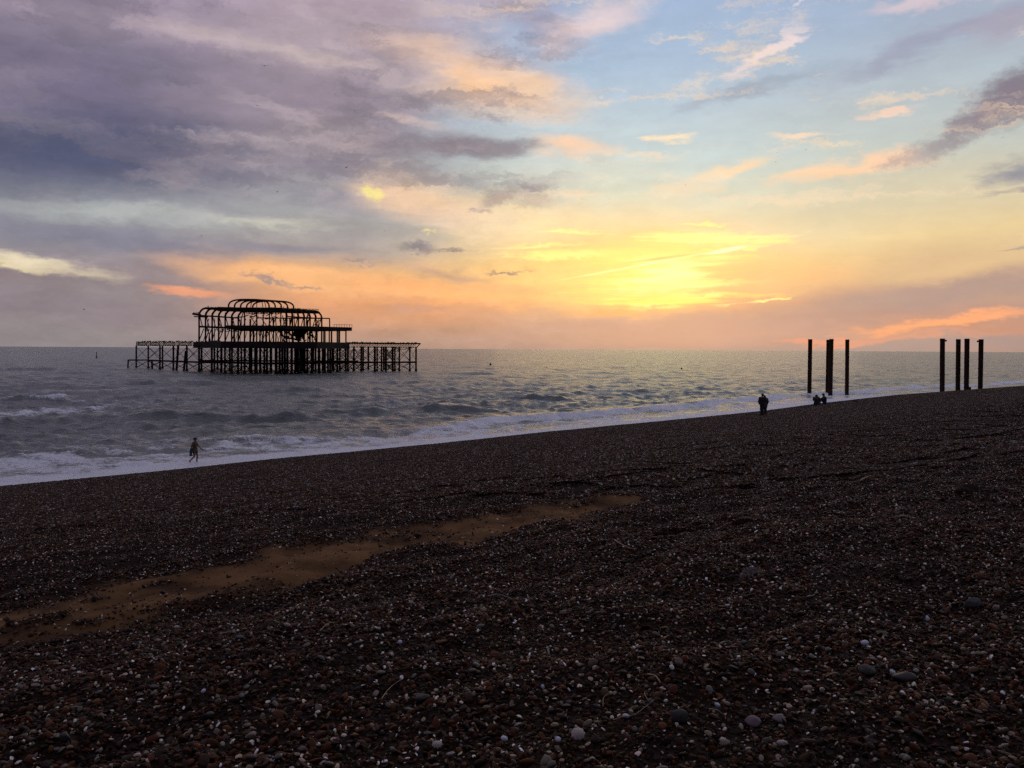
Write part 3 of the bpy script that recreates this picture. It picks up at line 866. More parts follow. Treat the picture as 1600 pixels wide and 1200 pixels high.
t.links.new(f1.outputs['Fac'], bf.inputs['Height']); t.links.new(bf.outputs[0], fb.inputs['Normal'])
# mask = foam + (noise - .5) * 1.1, sharpened; smoother in the swash sheet
ma = tn(t, 'ShaderNodeMath', operation='MULTIPLY_ADD'); ma.inputs[1].default_value = 1.5; ma.inputs[2].default_value = -0.78
t.links.new(f1.outputs['Fac'], ma.inputs[0])
sw_ = tn(t, 'ShaderNodeMath', operation='MULTIPLY_ADD'); sw_.inputs[1].default_value = -0.6; sw_.inputs[2].default_value = 1.0
t.links.new(asw.outputs['Fac'], sw_.inputs[0])
mm = tn(t, 'ShaderNodeMath', operation='MULTIPLY'); t.links.new(ma.outputs[0], mm.inputs[0]); t.links.new(sw_.outputs[0], mm.inputs[1])
ad = tn(t, 'ShaderNodeMath', operation='ADD'); t.links.new(mm.outputs[0], ad.inputs[0]); t.links.new(af.outputs['Fac'], ad.inputs[1])
ms_ = tn(t, 'ShaderNodeMapRange', interpolation_type='SMOOTHSTEP'); t.links.new(ad.outputs[0], ms_.inputs[0])
for i, x in enumerate((0.30, 0.72, 0.0, 0.92)): ms_.inputs[i + 1].default_value = x
mxs = tn(t, 'ShaderNodeMixShader')
t.links.new(ms_.outputs[0], mxs.inputs[0]); t.links.new(b.outputs[0], mxs.inputs[1]); t.links.new(fb.outputs[0], mxs.inputs[2])
t.links.new(mxs.outputs[0], outn.inputs['Surface'])
sea = link('sea', me, mw)
tag(sea, 'choppy grey green sea with white surf along the beach', kind='structure')

# ------------------------------------------------------------------ ironwork helpers
def tube_bm(bm, pts, r, sides=6, r2=None):
    pts = [Vector(p) for p in pts]
    rings = []
    n_ = len(pts)
    for i, p in enumerate(pts):
        d = (pts[min(i + 1, n_ - 1)] - pts[max(i - 1, 0)]).normalized()
        a = d.cross(Vector((0, 0, 1)) if abs(d.z) < 0.9 else Vector((0, 1, 0))).normalized()
        b_ = d.cross(a)
        rr_ = r if r2 is None else r + (r2 - r) * i / (n_ - 1)
        rings.append([bm.verts.new(p + (a * math.cos(t_) + b_ * math.sin(t_)) * rr_) for t_ in [2 * math.pi * (k + .5) / sides for k in range(sides)]])
    for i in range(n_ - 1):
        for k in range(sides):
            bm.faces.new((rings[i][k], rings[i][(k + 1) % sides], rings[i + 1][(k + 1) % sides], rings[i + 1][k]))
    bm.faces.new(rings[0][::-1]); bm.faces.new(rings[-1])

def finish(bm, name, m, parent=None, smooth=False):
    me = bpy.data.meshes.new(name)
    bmesh.ops.recalc_face_normals(bm, faces=bm.faces)
    bm.to_mesh(me); bm.free()
    if smooth:
        for f in me.polygons: f.use_smooth = True
    return link(name, me, m, parent)

def tube(name, pts, r, m, parent, sides=6, r2=None):
    bm = bmesh.new(); tube_bm(bm, pts, r, sides, r2)
    return finish(bm, name, m, parent)

def slab_bm(bm, poly, z0, z1):
    lo = [bm.verts.new((p[0], p[1], z0)) for p in poly]; hi = [bm.verts.new((p[0], p[1], z1)) for p in poly]
    n_ = len(poly)
    for i in range(n_): bm.faces.new((lo[i], lo[(i + 1) % n_], hi[(i + 1) % n_], hi[i]))
    bm.faces.new(lo[::-1]); bm.faces.new(hi)

# ------------------------------------------------------------------ the ruined pier
pier = empty('ruined_pier', XZ(430, 0, 255))
tag(pier, 'burnt out iron skeleton of a seaside pier pavilion standing alone in the sea', 'pier')
PO = pier.location.copy()
class PierFrame:
    pass
def loc(p): return Vector(p) - PO
def pt(px, z, D): return loc(XZ(px, z, D))
def ptube(name, pts, r, sides=5, m=None, r2=None):
    if r < .25: r *= 1.5
    return tube(name, pts, r, m or M_IRON, pier, sides, r2)
ZD, ZL, ZB, ZE, ZR, ZT = 9.0, 2.85, 13.25, 16.35, 18.6, 21.5
# columns: (pixel column, distance, radius)
cols_ = [(213, 292, .28), (231.7, 286, .28), (250, 272, .28), (254, 284, .28), (271, 262, .3), (292, 258, .3), (311, 248, .32), (315, 262, .32),
         (331, 240, .32), (335, 262, .28), (340, 278, .28), (346, 252, .24), (351.5, 236, .28), (359, 262, .3), (362.5, 226, .28), (372, 240, .32), (377, 268, .28),
         (382.5, 230, .32), (390, 262, .3), (393, 244, .3), (401, 232, .32), (407, 270, .28), (413, 250, .3), (417, 236, .3), (424, 262, .32), (432, 233, .34),
         (437, 246, .36), (441, 256, .36), (445, 240, .36), (449, 262, .36), (455.5, 234, .32), (461, 250, .3), (464, 268, .28), (469.5, 236, .34), (476, 250, .34), (480, 264, .34),
         (487, 242, .32), (493, 256, .3), (499, 240, .3), (504, 262, .28), (508, 246, .26), (516, 250, .32), (521, 270, .26), (527, 256, .32), (531, 272, .3),
         (540, 256, .3), (543.5, 268, .34), (553, 268, .32), (564.5, 262, .3), (567.5, 276, .3), (575.5, 282, .22), (585.6, 256, .24), (589.3, 264, .26),
         (596.2, 262, .26), (599.5, 282, .22), (603, 262, .24), (613.5, 270, .24), (617, 276, .26), (624, 270, .28), (640.3, 272, .28), (650, 272, .30)]
rg = random.Random(4)
for _k in range(16):
    cols_.append((400 + 8 * _k + rg.uniform(-2, 2), rg.uniform(242, 280), rg.uniform(.2, .28)))
def sea_z(p): return -1.2
for px, D, r in cols_:
    base = pt(px + rg.uniform(-.2, .2), -1.6, D); top = pt(px, ZD - 1.1, D)
    cobj = ptube('column', [base, base.lerp(top, .45), top], r * 1.0, 7)
    bm = bmesh.new()
    foot = pt(px, 0.1, D)
    tube_bm(bm, [foot + Vector((0, 0, -.9)), foot + Vector((0, 0, .25)), foot + Vector((0, 0, .5))], r * 1.75, 7, r * 1.1)
    finish(bm, 'footing', M_IRON, cobj)
# leaning broken columns on the landward wing
ptube('leaning_column', [pt(275.5, -1, 262), pt(278.5, 8, 262)], .24, 6)
ptube('leaning_column', [pt(286.5, -1, 258), pt(290.5, 6.2, 258)], .34, 6)
# landing stage beam
ptube('landing_beam', [pt(199.5, ZL, 284), pt(232, ZL + .05, 284)], .16)
ptube('landing_beam', [pt(232, ZL + .05, 276), pt(313, ZL - .1, 256)], .2)
ptube('landing_beam', [pt(313, ZL - .1, 256), pt(424, ZL, 238)], .22)
ptube('landing_beam', [pt(424, ZL, 238), pt(545, ZL, 258)], .22)
ptube('landing_beam', [pt(545, ZL, 262), pt(650, ZL + .05, 270)], .2)
ptube('landing_beam', [pt(313, ZL, 280), pt(560, ZL, 286)], .2)
ptube('landing_post', [pt(199.5, -1, 284), pt(200.5, ZL, 284)], .26)
ptube('landing_post', [pt(238, -1, 282), pt(237.5, ZL, 282)], .22)
# cross bracing between neighbouring columns
cs = sorted(cols_)
for i in range(len(cs) - 1):
    for j in range(i + 1, min(i + 4, len(cs))):
        (xa, Da, _), (xb, Db, _) = cs[i], cs[j]
        gap = xb - xa
        if 9 < gap < 24 and abs(Da - Db) < 16:
            bm = bmesh.new()
            tube_bm(bm, [pt(xa, 3.3, Da), pt(xb, 7.3, Db)], .075, 4); tube_bm(bm, [pt(xa, 7.3, Da), pt(xb, 3.3, Db)], .075, 4)
            tube_bm(bm, [pt(xa, .2, Da), pt(xb, 2.6, Db)], .085, 4); tube_bm(bm, [pt(xa, 2.6, Da), pt(xb, .2, Db)], .085, 4)
            finish(bm, 'cross_brace', M_IRON, pier)
for (xa, xb, D) in ((201, 213, 286), (213, 232, 284), (232, 252, 280), (252, 271, 274)):
    bm = bmesh.new()
    tube_bm(bm, [pt(xa, .2, D), pt(xb, 2.6, D)], .06, 4); tube_bm(bm, [pt(xa, 2.6, D), pt(xb, .2, D)], .06, 4)
    finish(bm, 'cross_brace', M_IRON, pier)
# deck: solid over the middle, open lattice girders on the wings
deck_poly = [(302, 262), (330, 238), (345, 226), (495, 228), (520, 240), (546, 254), (546, 284), (302, 290)]
bm = bmesh.new(); slab_bm(bm, [tuple(pt(px, 8, D)[:2]) for px, D in deck_poly], 7.45 - PO.z, 9.02 - PO.z); finish(bm, 'deck', M_WOOD, pier)
for (xa, Da, xb, Db) in ((302, 262, 330, 238), (330, 238, 345, 226), (345, 226, 495, 228), (495, 228, 520, 240), (520, 240, 546, 254), (320, 262, 540, 262), (320, 280, 546, 280)):
    bm = bmesh.new()
    tube_bm(bm, [pt(xa, 7.3, Da), pt(xb, 7.3, Db)], .22, 4)
    finish(bm, 'edge_girder', M_IRON, pier)
def lattice(name, xa, Da, xb, Db, z0, z1, n_, rc=.13, rd=.06, verticals=True):
    bm = bmesh.new()
    a0, a1, b0, b1 = pt(xa, z0, Da), pt(xa, z1, Da), pt(xb, z0, Db), pt(xb, z1, Db)
    tube_bm(bm, [a0, b0], rc, 4); tube_bm(bm, [a1, b1], rc, 4)
    for i in range(n_ + 1):
        t_ = i / n_
        if verticals: tube_bm(bm, [a0.lerp(b0, t_), a1.lerp(b1, t_)], rd, 4)
        if i < n_:
            s_ = (i + 1) / n_
            tube_bm(bm, [a0.lerp(b0, t_), a1.lerp(b1, s_)], rd * .8, 4)
            tube_bm(bm, [a1.lerp(b1, t_), a0.lerp(b0, s_)], rd * .8, 4)
    return finish(bm, name, M_IRON, pier)
lattice('lattice_girder', 213, 292, 302, 262, 7.75, 9.05, 30)
lattice('lattice_girder', 213, 276, 302, 252, 7.75, 9.0, 26)
lattice('lattice_girder', 213, 292, 213.5, 276, 7.75, 9.05, 5)
lattice('lattice_girder', 546, 254, 650, 270, 7.6, 8.85, 26)
lattice('lattice_girder', 546, 284, 650, 286, 7.6, 8.85, 26)
ptube('deck_edge', [pt(540, 9.0, 258), pt(657, 8.95, 272)], .14)
ptube('deck_edge', [pt(540, 9.0, 280), pt(657, 8.95, 284)], .14)
ptube('bracket', [pt(650, 7.4, 271), pt(656.5, 8.9, 272)], .12)
for i in range(9):
    px = 556 + i * 11.4
    ptube('deck_joist', [pt(px, 8.8, 254 + i * 1.9), pt(px - 1.5, 8.8, 285)], .12, 4)
for i in range(7):
    px = 216 + i * 13.5
    ptube('deck_joist', [pt(px, 8.9, 276 - i * 3.5), pt(px + 1, 8.9, 291 - i * 4.2)], .12, 4)
bm = bmesh.new()
for k in range(16):                         # sagging planks left on the right wing
    px = 615 + k * 1.8
    tube_bm(bm, [pt(px, 7.5 - .35 * math.sin(k / 15 * math.pi), 268), pt(px + 2.5, 7.5 - .35 * math.sin(k / 15 * math.pi), 272)], .17, 4)
finish(bm, 'sagging_decking', M_WOOD, pier)
# pavilion: seven frames of a long hall seen obliquely
NF = 7
FL = [(311 + 10.2 * k, 448 + 9.1 * k, 240 + 2.6 * k) for k in range(NF)]
def wob(s=.25): return rg.uniform(-s, s)
def rib(side, px, D, dx, z0=ZE, z1=ZR, r=.20):
    pts = []
    for i in range(9):
        a_ = math.pi / 2 * i / 8
        pts.append(pt(px + side * dx * (1 - math.cos(a_)), z0 + (z1 - z0) * math.sin(a_), D))
    ptube('arch_rib', pts, r, 5)
for k, (xl, xr, D) in enumerate(FL):
    for side, px in ((1, xl), (-1, xr)):
        ptube('wall_post', [pt(px, ZD - .2, D), pt(px + wob(), ZB, D), pt(px, ZE + .1, D)], .17, 5)
        rib(side, px, D, 11, r=.30 if (k == 0 and side == 1) or (k == NF - 1 and side == -1) else .21)
        ptube('strut', [pt(px + side * 1, ZE, D), pt(px + side * 5.5, ZB, D)], .10, 4)
        if k < NF - 1 or side == 1:
            ptube('knee_brace', [pt(px, ZD + .2, D), pt(px + side * rg.uniform(5, 8), ZB - .5, D)], .10, 4)
    if k in (0, 3, 6):
        ptube('roof_tie', [pt(xl + 10, ZR + .02, D), pt(xr - 10, ZR + .02, D)], .2)
# extra posts through the middle of the hall
for px, D, z0, z1 in ((382, 240, ZD, ZR), (391, 262, ZD, ZE), (401, 244, ZD, ZR), (406, 262, ZD, ZB), (411, 250, ZD, ZR), (421, 262, ZD, ZR), (427, 246, ZD, ZE), (431, 268, ZD, ZB),
                      (438.5, 244, ZD, ZR), (401, 262, ZB, ZR), (352, 268, ZD, ZR), (342, 262, ZD, ZE), (332, 268, ZD, ZB), (416, 244, ZD, ZB), (396, 250, ZD, ZB), (366, 262, ZD, ZB),
                      (447, 268, ZB, ZR), (453, 250, ZB, ZE), (488, 256, ZD, ZB), (481, 268, ZD, ZE), (484, 250, ZD, ZB)):
    ptube('hall_post', [pt(px, z0 - .1, D), pt(px + wob(.5), (z0 + z1) / 2, D), pt(px + wob(.4), z1, D)], rg.choice((.12, .15, .2)), 5)
for px, D in ((387, 250), (396, 244), (402, 258), (410, 246), (417, 254), (422, 244), (430, 250), (378, 244), (346, 240), (324, 238), (440, 260), (448, 246), (495, 262), (373, 254)):
    w_ = rg.uniform(5, 8)
    bm = bmesh.new()
    tube_bm(bm, [pt(px - w_, ZD, D), pt(px, ZB - .4, D)], .10, 4)
    if rg.random() < .6: tube_bm(bm, [pt(px + w_ * .8, ZD, D), pt(px + .5, ZB - .4, D)], .10, 4)
    finish(bm, 'raking_brace', M_IRON, pier)
for (xa, za, xb, zb, D) in ((392, ZB, 404, ZE, 246), (390, ZE + .5, 403, ZB, 246), (417, ZB, 427, ZE, 250), (482, ZB, 502, ZE + .4, 272), (425, ZB, 430, ZE, 262), (409, ZE, 420, ZB, 262),
                            (384, ZE, 379, ZB, 262), (340, ZE, 346, ZB, 258), (498, ZB, 492, ZE, 262), (441, ZE + 1, 449, ZB, 258)):
    ptube('wall_brace', [pt(xa, za, D), pt(xb, zb, D)], .10, 4)
for px in (345, 355, 362, 370, 392, 408, 424):          # small hooped brackets under the balcony
    ptube('hoop_bracket', [pt(px - 4, ZB - .4, 238), pt(px - 2.6, ZB - 1.15, 238), pt(px, ZB - 1.4, 238), pt(px + 2.6, ZB - 1.15, 238), pt(px + 4, ZB - .4, 238)], .09, 4)
# balcony floor, eaves and ring beams
bm = bmesh.new(); slab_bm(bm, [tuple(pt(px, ZB, D)[:2]) for px, D in ((352, 238), (447, 238), (550, 254), (550, 262), (503, 273), (378, 276))], ZB - .5 - PO.z, ZB + .42 - PO.z); finish(bm, 'balcony', M_WOOD, pier)
ptube('balcony_beam', [pt(312, ZB, 237), pt(354, ZB - .25, 238)], .26)
ptube('balcony_beam', [pt(312, ZB, 238), pt(374, ZB, 256)], .2)
ptube('balcony_beam', [pt(447, ZB - .45, 237), pt(503, ZB - .45, 256)], .3)
ptube('balcony_beam', [pt(512, ZB - .55, 252), pt(541, ZB - .45, 254)], .22)
ptube('eaves_beam', [pt(311, ZE + .05, 236), pt(342, ZE - .1, 240), pt(366, ZE - .2, 246), pt(380, ZE + .15, 250), pt(388, ZE + .8, 252)], .11)
ptube('eaves_beam', [pt(311, ZE + .1, 240), pt(372, ZE, 256)], .12)
ptube('eaves_beam', [pt(400, ZE - .1, 250), pt(448, ZE - .1, 252), pt(503, ZE + .1, 256), pt(515, ZE + .1, 257)], .13)
ptube('eaves_beam', [pt(448, ZE, 240), pt(503, ZE, 256)], .13)
ptube('canopy_arm', [pt(301.5, ZE + .5, 238), pt(308, ZE + .3, 237), pt(313, ZE + .2, 236)], .22)
ptube('canopy_arm', [pt(303, ZE + .2, 250), pt(325, ZE + .1, 252)], .12)
ptube('corner_post', [pt(515, ZE + .1, 257), pt(515.2, ZB, 257)], .13)
for px, D, r in ((506, 252, .14), (508, 266, .12), (514.5, 256, .14), (518, 262, .18), (527, 254, .16), (530, 262, .22), (540.5, 256, .15)):
    ptube('balcony_post', [pt(px, ZD - .1, D), pt(px, ZB - .3, D)], r, 6)
for k in range(8):
    px = 522 + k * 4
    ptube('baluster', [pt(px, ZB + .3, 256), pt(px, ZB + 1.35, 256)], .05, 4)
ptube('handrail', [pt(521, ZB + 1.3, 256), pt(550, ZB + 1.25, 256)], .05, 4)
for (xa, Da, xb, Db, r) in ((321.5, 240, 382, 256, .24), (437.5, 240, 493, 256, .24), (321.5, 240, 437.5, 240, .26), (382, 256, 493, 256, .26), (372, 250, 478, 254, .52), (380, 262, 500, 268, .2)):
    ptube('ring_beam', [pt(xa, ZR, Da), pt((xa + xb) / 2, ZR + wob(.08), (Da + Db) / 2), pt(xb, ZR, Db)], r)
lattice('roof_truss', 340, 242, 470, 256, ZR - .65, ZR + .4, 34, .17, .10)
lattice('roof_truss', 440, 252, 498, 256, ZR - .1, ZR + .6, 12, .09, .05)
lattice('roof_truss', 385, 254, 440, 254, ZR - .95, ZR + .1, 12, .12, .08)
for _ in range(26):
    x_, D_ = rg.uniform(322, 498), rg.uniform(240, 256)
    z0_, z1_ = rg.choice(((ZD, ZB), (ZD, ZE), (ZB, ZR), (ZB, ZE)))
    ptube('bent_rod', [pt(x_, z0_, D_), pt(x_ + wob(1.2), (z0_ + z1_) / 2, D_), pt(x_ + rg.choice((-4, -2, 0, 0, 2, 4)), z1_ - rg.uniform(0, .8), D_)], rg.uniform(.06, .12), 4)
for _ in range(40):
    x_, D_ = rg.uniform(318, 500), rg.uniform(240, 256)
    ptube('ragged_end', [pt(x_, ZB - .3, D_), pt(x_ + wob(1.5), ZB - rg.uniform(.8, 1.7), D_)], rg.uniform(.06, .14), 4)
# fallen roof timbers hanging inside
for _ in range(46):
    x_, z_, D_ = rg.uniform(390, 440), rg.uniform(ZE - .2, ZR - .2), rg.uniform(244, 262)
    ptube('hanging_strut', [pt(x_, z_, D_), pt(x_ + rg.uniform(-6, 6), z_ + rg.uniform(-.5, .5), D_ + rg.uniform(-3, 3))], rg.uniform(.05, .11), 4)
# lantern dome over the hall
for i in range(5):
    xl, xr, D = 357 + 9.4 * i, 420.5 + 9.6 * i, 246 + 2.0 * i
    pts = []
    for j in range(21):
        a_ = math.pi * j / 20
        ex = (abs(math.cos(a_)) ** .62) * (1 if math.cos(a_) < 0 else -1)
        pts.append(pt((xl + xr) / 2 + ex * -(xr - xl) / 2 * -1, ZR + .5 + (ZT - ZR - .5) * math.sin(a_) ** .62, D))
    ptube('dome_rib', pts, .17, 5)
for fx, fz, r in ((.30, 1.0, .14), (.5, 1.0, .18), (.70, 1.0, .14)):
    ptube('dome_purlin', [pt(357 + 63.5 * fx, ZT - .02, 246), pt(394.6 + 64.3 * fx, ZT - .02, 254)], r)
ptube('dome_ring', [pt(357, ZR + .5, 246), pt(394.6, ZR + .5, 254)], .14)
ptube('dome_ring', [pt(420.5, ZR + .5, 246), pt(459, ZR + .5, 254)], .14)
for px in (391, 401, 411, 416):
    ptube('dome_rib', [pt(px, ZR + .4, 254), pt(px + (403 - px) * .15, ZT - .6, 254), pt(px + (403 - px) * .3, ZT, 254)], .08, 4)
# wreckage caught between the floors
bm = bmesh.new()
bmesh.ops.create_icosphere(bm, subdivisions=3, radius=1)
for v_ in bm.verts:
    d_ = v_.co.copy(); f_ = 1 + .35 * math.sin(5 * d_.x + 2) * math.sin(6 * d_.z) + rg.uniform(-.3, .3)
    v_.co = pt(467.5 + d_.z * 1.5, 11.6, 250) + Vector((d_.x * (1.7 + .55 * d_.z) * f_, d_.y * 1.6 * f_, d_.z * 1.75 * f_ * (1 + .3 * math.sin(9 * d_.x))))
finish(bm, 'wreckage', M_IRON, pier)
for _ in range(30):
    x_, z_ = rg.uniform(440, 486), rg.uniform(ZD + .2, ZB)
    ptube('wreck_beam', [pt(x_, z_, 250), pt(x_ + rg.uniform(-9, 9), max(ZD, z_ + rg.uniform(-1.6, .6)), 250 + rg.uniform(-6, 6))], rg.uniform(.07, .17), 4)
ptube('fallen_girder', [pt(436, 12.4, 246), pt(441, 11, 247), pt(448, 10.2, 248), pt(458, 10.1, 249), pt(466, 9.6, 250)], .2, 5)
# roosting birds on every ledge, far too small and many to tell apart
bm = bmesh.new()
def bird_dot(p, s):
    mtx = Matrix.Translation(p) @ Matrix.Rotation(rg.uniform(0, 6.28), 4, 'Z') @ Matrix.Diagonal((s * 1.3, s * .8, s, 1))
    bmesh.ops.create_icosphere(bm, subdivisions=1, radius=1, matrix=mtx)
    mtx = Matrix.Translation(p + Vector((s * .6, 0, s * .9))) @ Matrix.Diagonal((s * .5, s * .5, s * .5, 1))
    bmesh.ops.create_icosphere(bm, subdivisions=1, radius=1, matrix=mtx)
for (xa, Da, xb, Db, z_, n_) in ((214, 292, 302, 262, 9.25, 46), (302, 262, 345, 226, 9.1, 18), (550, 258, 655, 272, 9.2, 40), (321.5, 236, 382, 273, ZR + .4, 26), (388, 250, 470, 252, ZR + .55, 26),
                                 (302, 238, 312, 236, ZE + .75, 8), (437.5, 236, 493, 273, ZR + .4, 12), (376, 250, 430, 256, ZT + .25, 16), (352, 238, 447, 238, ZB + .5, 14)):
    for _ in range(n_):
        t_ = rg.random()
        bird_dot(XZ(xa + (xb - xa) * t_, z_, Da + (Db - Da) * t_), rg.uniform(.12, .2))
ro = finish(bm, 'roosting_birds', M_BIRD)
tag(ro, 'small dark birds roosting along the roof and deck of the ruined pier', 'birds', kind='stuff')

# ------------------------------------------------------------------ standing iron piles
def pile(px_t, px_b, D, w_px, top_py, label, group, knob=0, seed=0):
    g = random.Random(seed)
    top = P(px_t, top_py, D)
    gz_ = float(BZ(np.array([top.x]), np.array([D]))[0])
    bot = XZ(px_b, min(gz_, 0) - 0.8 if gz_ < 0.3 else gz_ - 0.8, D)
    root = empty('iron_pile', (bot.x, bot.y, bot.z))
    tag(root, label, 'pile', group)
    o0 = Vector(bot)
    r = w_px / F * D / 2
    bm = bmesh.new()
    n_ = 14
    rings = []
    hs = sorted([0, .06, .062, .33, .332, .345, .347, .64, .642, .655, .657, .97, .972, 1.0])
    for h in hs:
        c_ = o0.lerp(top, h) - o0
        k = 1.035 if (.331 < h < .346 or .641 < h < .656 or h > .971 or h < .061) else 1.0
        rings.append([bm.verts.new(c_ + Vector((math.cos(a_), math.sin(a_), 0)) * r * k * (1 + g.uniform(-.02, .02))) for a_ in [2 * math.pi * i / n_ for i in range(n_)]])
    for a_, b_ in zip(rings, rings[1:]):
        for i in range(n_): bm.faces.new((a_[i], a_[(i + 1) % n_], b_[(i + 1) % n_], b_[i]))
    bm.faces.new(rings[-1])
    finish(bm, 'shaft', M_PILE, root)
    tp = top - o0
    bm = bmesh.new()
    tube_bm(bm, [tp + Vector((0, 0, -.05)), tp + Vector((0, 0, .06))], r * 1.04, 10, r * .95)
    finish(bm, 'cap', M_PILE, root)
    if knob:
        bm = bmesh.new()
        tube_bm(bm, [tp + Vector((knob * r * .9, 0, -.35)), tp + Vector((knob * (r + .30), 0, -.30))], .12, 6, .17)
        finish(bm, 'bracket', M_PILE, root)
    return root
GR = 'iron piles standing at the edge of the sea'
pile(1266, 1264.3, 138, 6.3, 530.5, 'iron pile standing alone in shallow water, nearest the embracing couple', GR, seed=1)
pile(1294.6, 1292.6, 141, 6.4, 531.3, 'iron pile pressed against a slightly taller one behind the seated pair, its left half', GR, seed=2)
pile(1299, 1297.0, 135, 6.6, 530.2, 'iron pile with foot lowest in the water, right half of the touching pair', GR, seed=3)
pile(1324, 1323, 138, 6.0, 531, 'iron pile standing in water just right of the touching pair', GR, seed=4)
pile(1472.6, 1472, 147, 7.2, 529.5, 'iron pile with a knob jutting from the right of its top', GR, knob=1, seed=5)
pile(1497.4, 1496.5, 150, 6.8, 530.4, 'iron pile without knob, second of the four behind the shingle ridge', GR, seed=6)
pile(1511, 1509.8, 148, 7.2, 529.6, 'iron pile with a dark stump at its foot', GR, seed=7)
pile(1533, 1531.5, 151, 7.0, 530.6, 'iron pile with a small bracket on the left of its top, last on the right', GR, knob=-1, seed=8)
# stump at the foot of one pile
p = XZ(1514.6, 0.0, 150)
g_ = max(float(BZ(np.array([p.x]), np.array([p.y]))[0]), 0)
bm = bmesh.new(); tube_bm(bm, [(0, 0, -.4), (0, 0, .35), (.05, 0, .55)], .30, 8, .24)
o = finish(bm, 'post_stump', M_PILE); o.location = (p.x, p.y, g_ + .1)
tag(o, 'short dark stump beside the foot of an iron pile', 'stump')

# ------------------------------------------------------------------ buoys
def buoy(px, py, w, h, label, tall=False):
    d = ray(px, py); t0 = -EYE / d.z
    D = d.y * t0
    root = empty('buoy', (d.x * t0, D, -0.1))
    tag(root, label, 'buoy')
    s = D / F
    if tall:
        tube('float', [(0, 0, -.5), (0, 0, h * s * .3)], w * s * .5, M_BUOY, root, 10, w * s * .38)
        tube('mast', [(0, 0, h * s * .28), (-.12 * s, 0, h * s)], w * s * .26, M_BUOY, root, 8, w * s * .16)
        tube('topmark', [(-.25 * s, 0, h * s * .86), (-.3 * s, 0, h * s * 1.02)], w * s * .36, M_BUOY, root, 8, w * s * .3)
    else:
        bm = bmesh.new()
        bmesh.ops.create_uvsphere(bm, u_segments=14, v_segments=9, radius=w * s * .55)
        for v_ in bm.verts: v_.co.z = v_.co.z * (h / w) + w * s * .3
        finish(bm, 'float', M_BUOY, root, True)
        tube('ring', [(0, 0, h * s * .75), (0, 0, h * s * .98)], w * s * .15, M_BUOY, root, 8)
buoy(151, 559.6, 2.4, 9.5, 'tall thin marker buoy out at sea left of the ruined pier', True)
buoy(766.3, 570.3, 3.0, 4.4, 'small upright buoy nearest the ruined pier')
buoy(853.8, 576, 3.2, 3.2, 'round low buoy in mid sea, between the two other small buoys')
buoy(1065, 577, 3.0, 3.4, 'small conical buoy on open water below the sunset glow')

# ------------------------------------------------------------------ people
def caps(bm, a, b, ra, rb, sides=12, flat=None):
    a, b = Vector(a), Vector(b)
    d = b - a
    if d.length < 1e-5: d = Vector((0, 0, 1e-4))
    dn = d.normalized()
    s_ = dn.cross(Vector((1, 0, 0)) if abs(dn.x) < 0.9 else Vector((0, 1, 0))).normalized()
    t_ = dn.cross(s_)
    prof = [(-1, 0)] + [(-math.cos(q), math.sin(q)) for q in (R(30), R(60), R(90))]
    rings = []
    for k, q in prof: rings.append((a + dn * ra * k, ra * q))
    for k, q in reversed(prof): rings.append((b - dn * rb * k, rb * q))
    vs_ = []
    for c_, r in rings:
        if r < 1e-6: vs_.append([bm.verts.new(c_)])
        else: vs_.append([bm.verts.new(c_ + (s_ * math.cos(x) + t_ * math.sin(x)) * r) for x in [2 * math.pi * i / sides for i in range(sides)]])
    for A_, B_ in zip(vs_, vs_[1:]):
        for i in range(sides):
            if len(A_) == 1: bm.faces.new((A_[0], B_[(i + 1) % sides], B_[i]))
            elif len(B_) == 1: bm.faces.new((A_[i], A_[(i + 1) % sides], B_[0]))
            else: bm.faces.new((A_[i], A_[(i + 1) % sides], B_[(i + 1) % sides], B_[i]))

def remeshed(bm, name, m, parent, voxel):
    bmesh.ops.recalc_face_normals(bm, faces=bm.faces)
    me = bpy.data.meshes.new(name); bm.to_mesh(me); bm.free()
    o = link(name, me, m, parent)
    md = o.modifiers.new('voxel', 'REMESH'); md.mode = 'VOXEL'; md.voxel_size = voxel; md.use_smooth_shade = True
    sm2 = o.modifiers.new('smooth', 'SMOOTH'); sm2.factor = 0.5; sm2.iterations = 2
    return o

def hand(bm, wrist, direction, palm_n, s=1.0):
    w, d = Vector(wrist), Vector(direction).normalized()
    n = Vector(palm_n); n = (n - d * n.dot(d)).normalized()
    side = d.cross(n).normalized()
    kn = []
    for i, off in enumerate((-.03, -.01, .01, .029)):
        k = w + d * .085 * s + side * off * s
        caps(bm, w + side * off * .6 * s, k, .015 * s, .012 * s, 8)
        ln = (.036, .042, .04, .031)[i] * s
        j1 = k + (d * .94 + n * .3).normalized() * ln
        j2 = j1 + (d * .7 + n * .7).normalized() * ln * .75
        caps(bm, k, j1, .011 * s, .010 * s, 8); caps(bm, j1, j2, .010 * s, .009 * s, 8)
    t1 = w + d * .035 * s - side * .045 * s + n * .01
    t2 = t1 + (d * .8 - side * .35 + n * .3).normalized() * .035 * s
    caps(bm, w - side * .01 * s, t1, .014 * s, .013 * s, 8); caps(bm, t1, t2, .012 * s, .010 * s, 8)

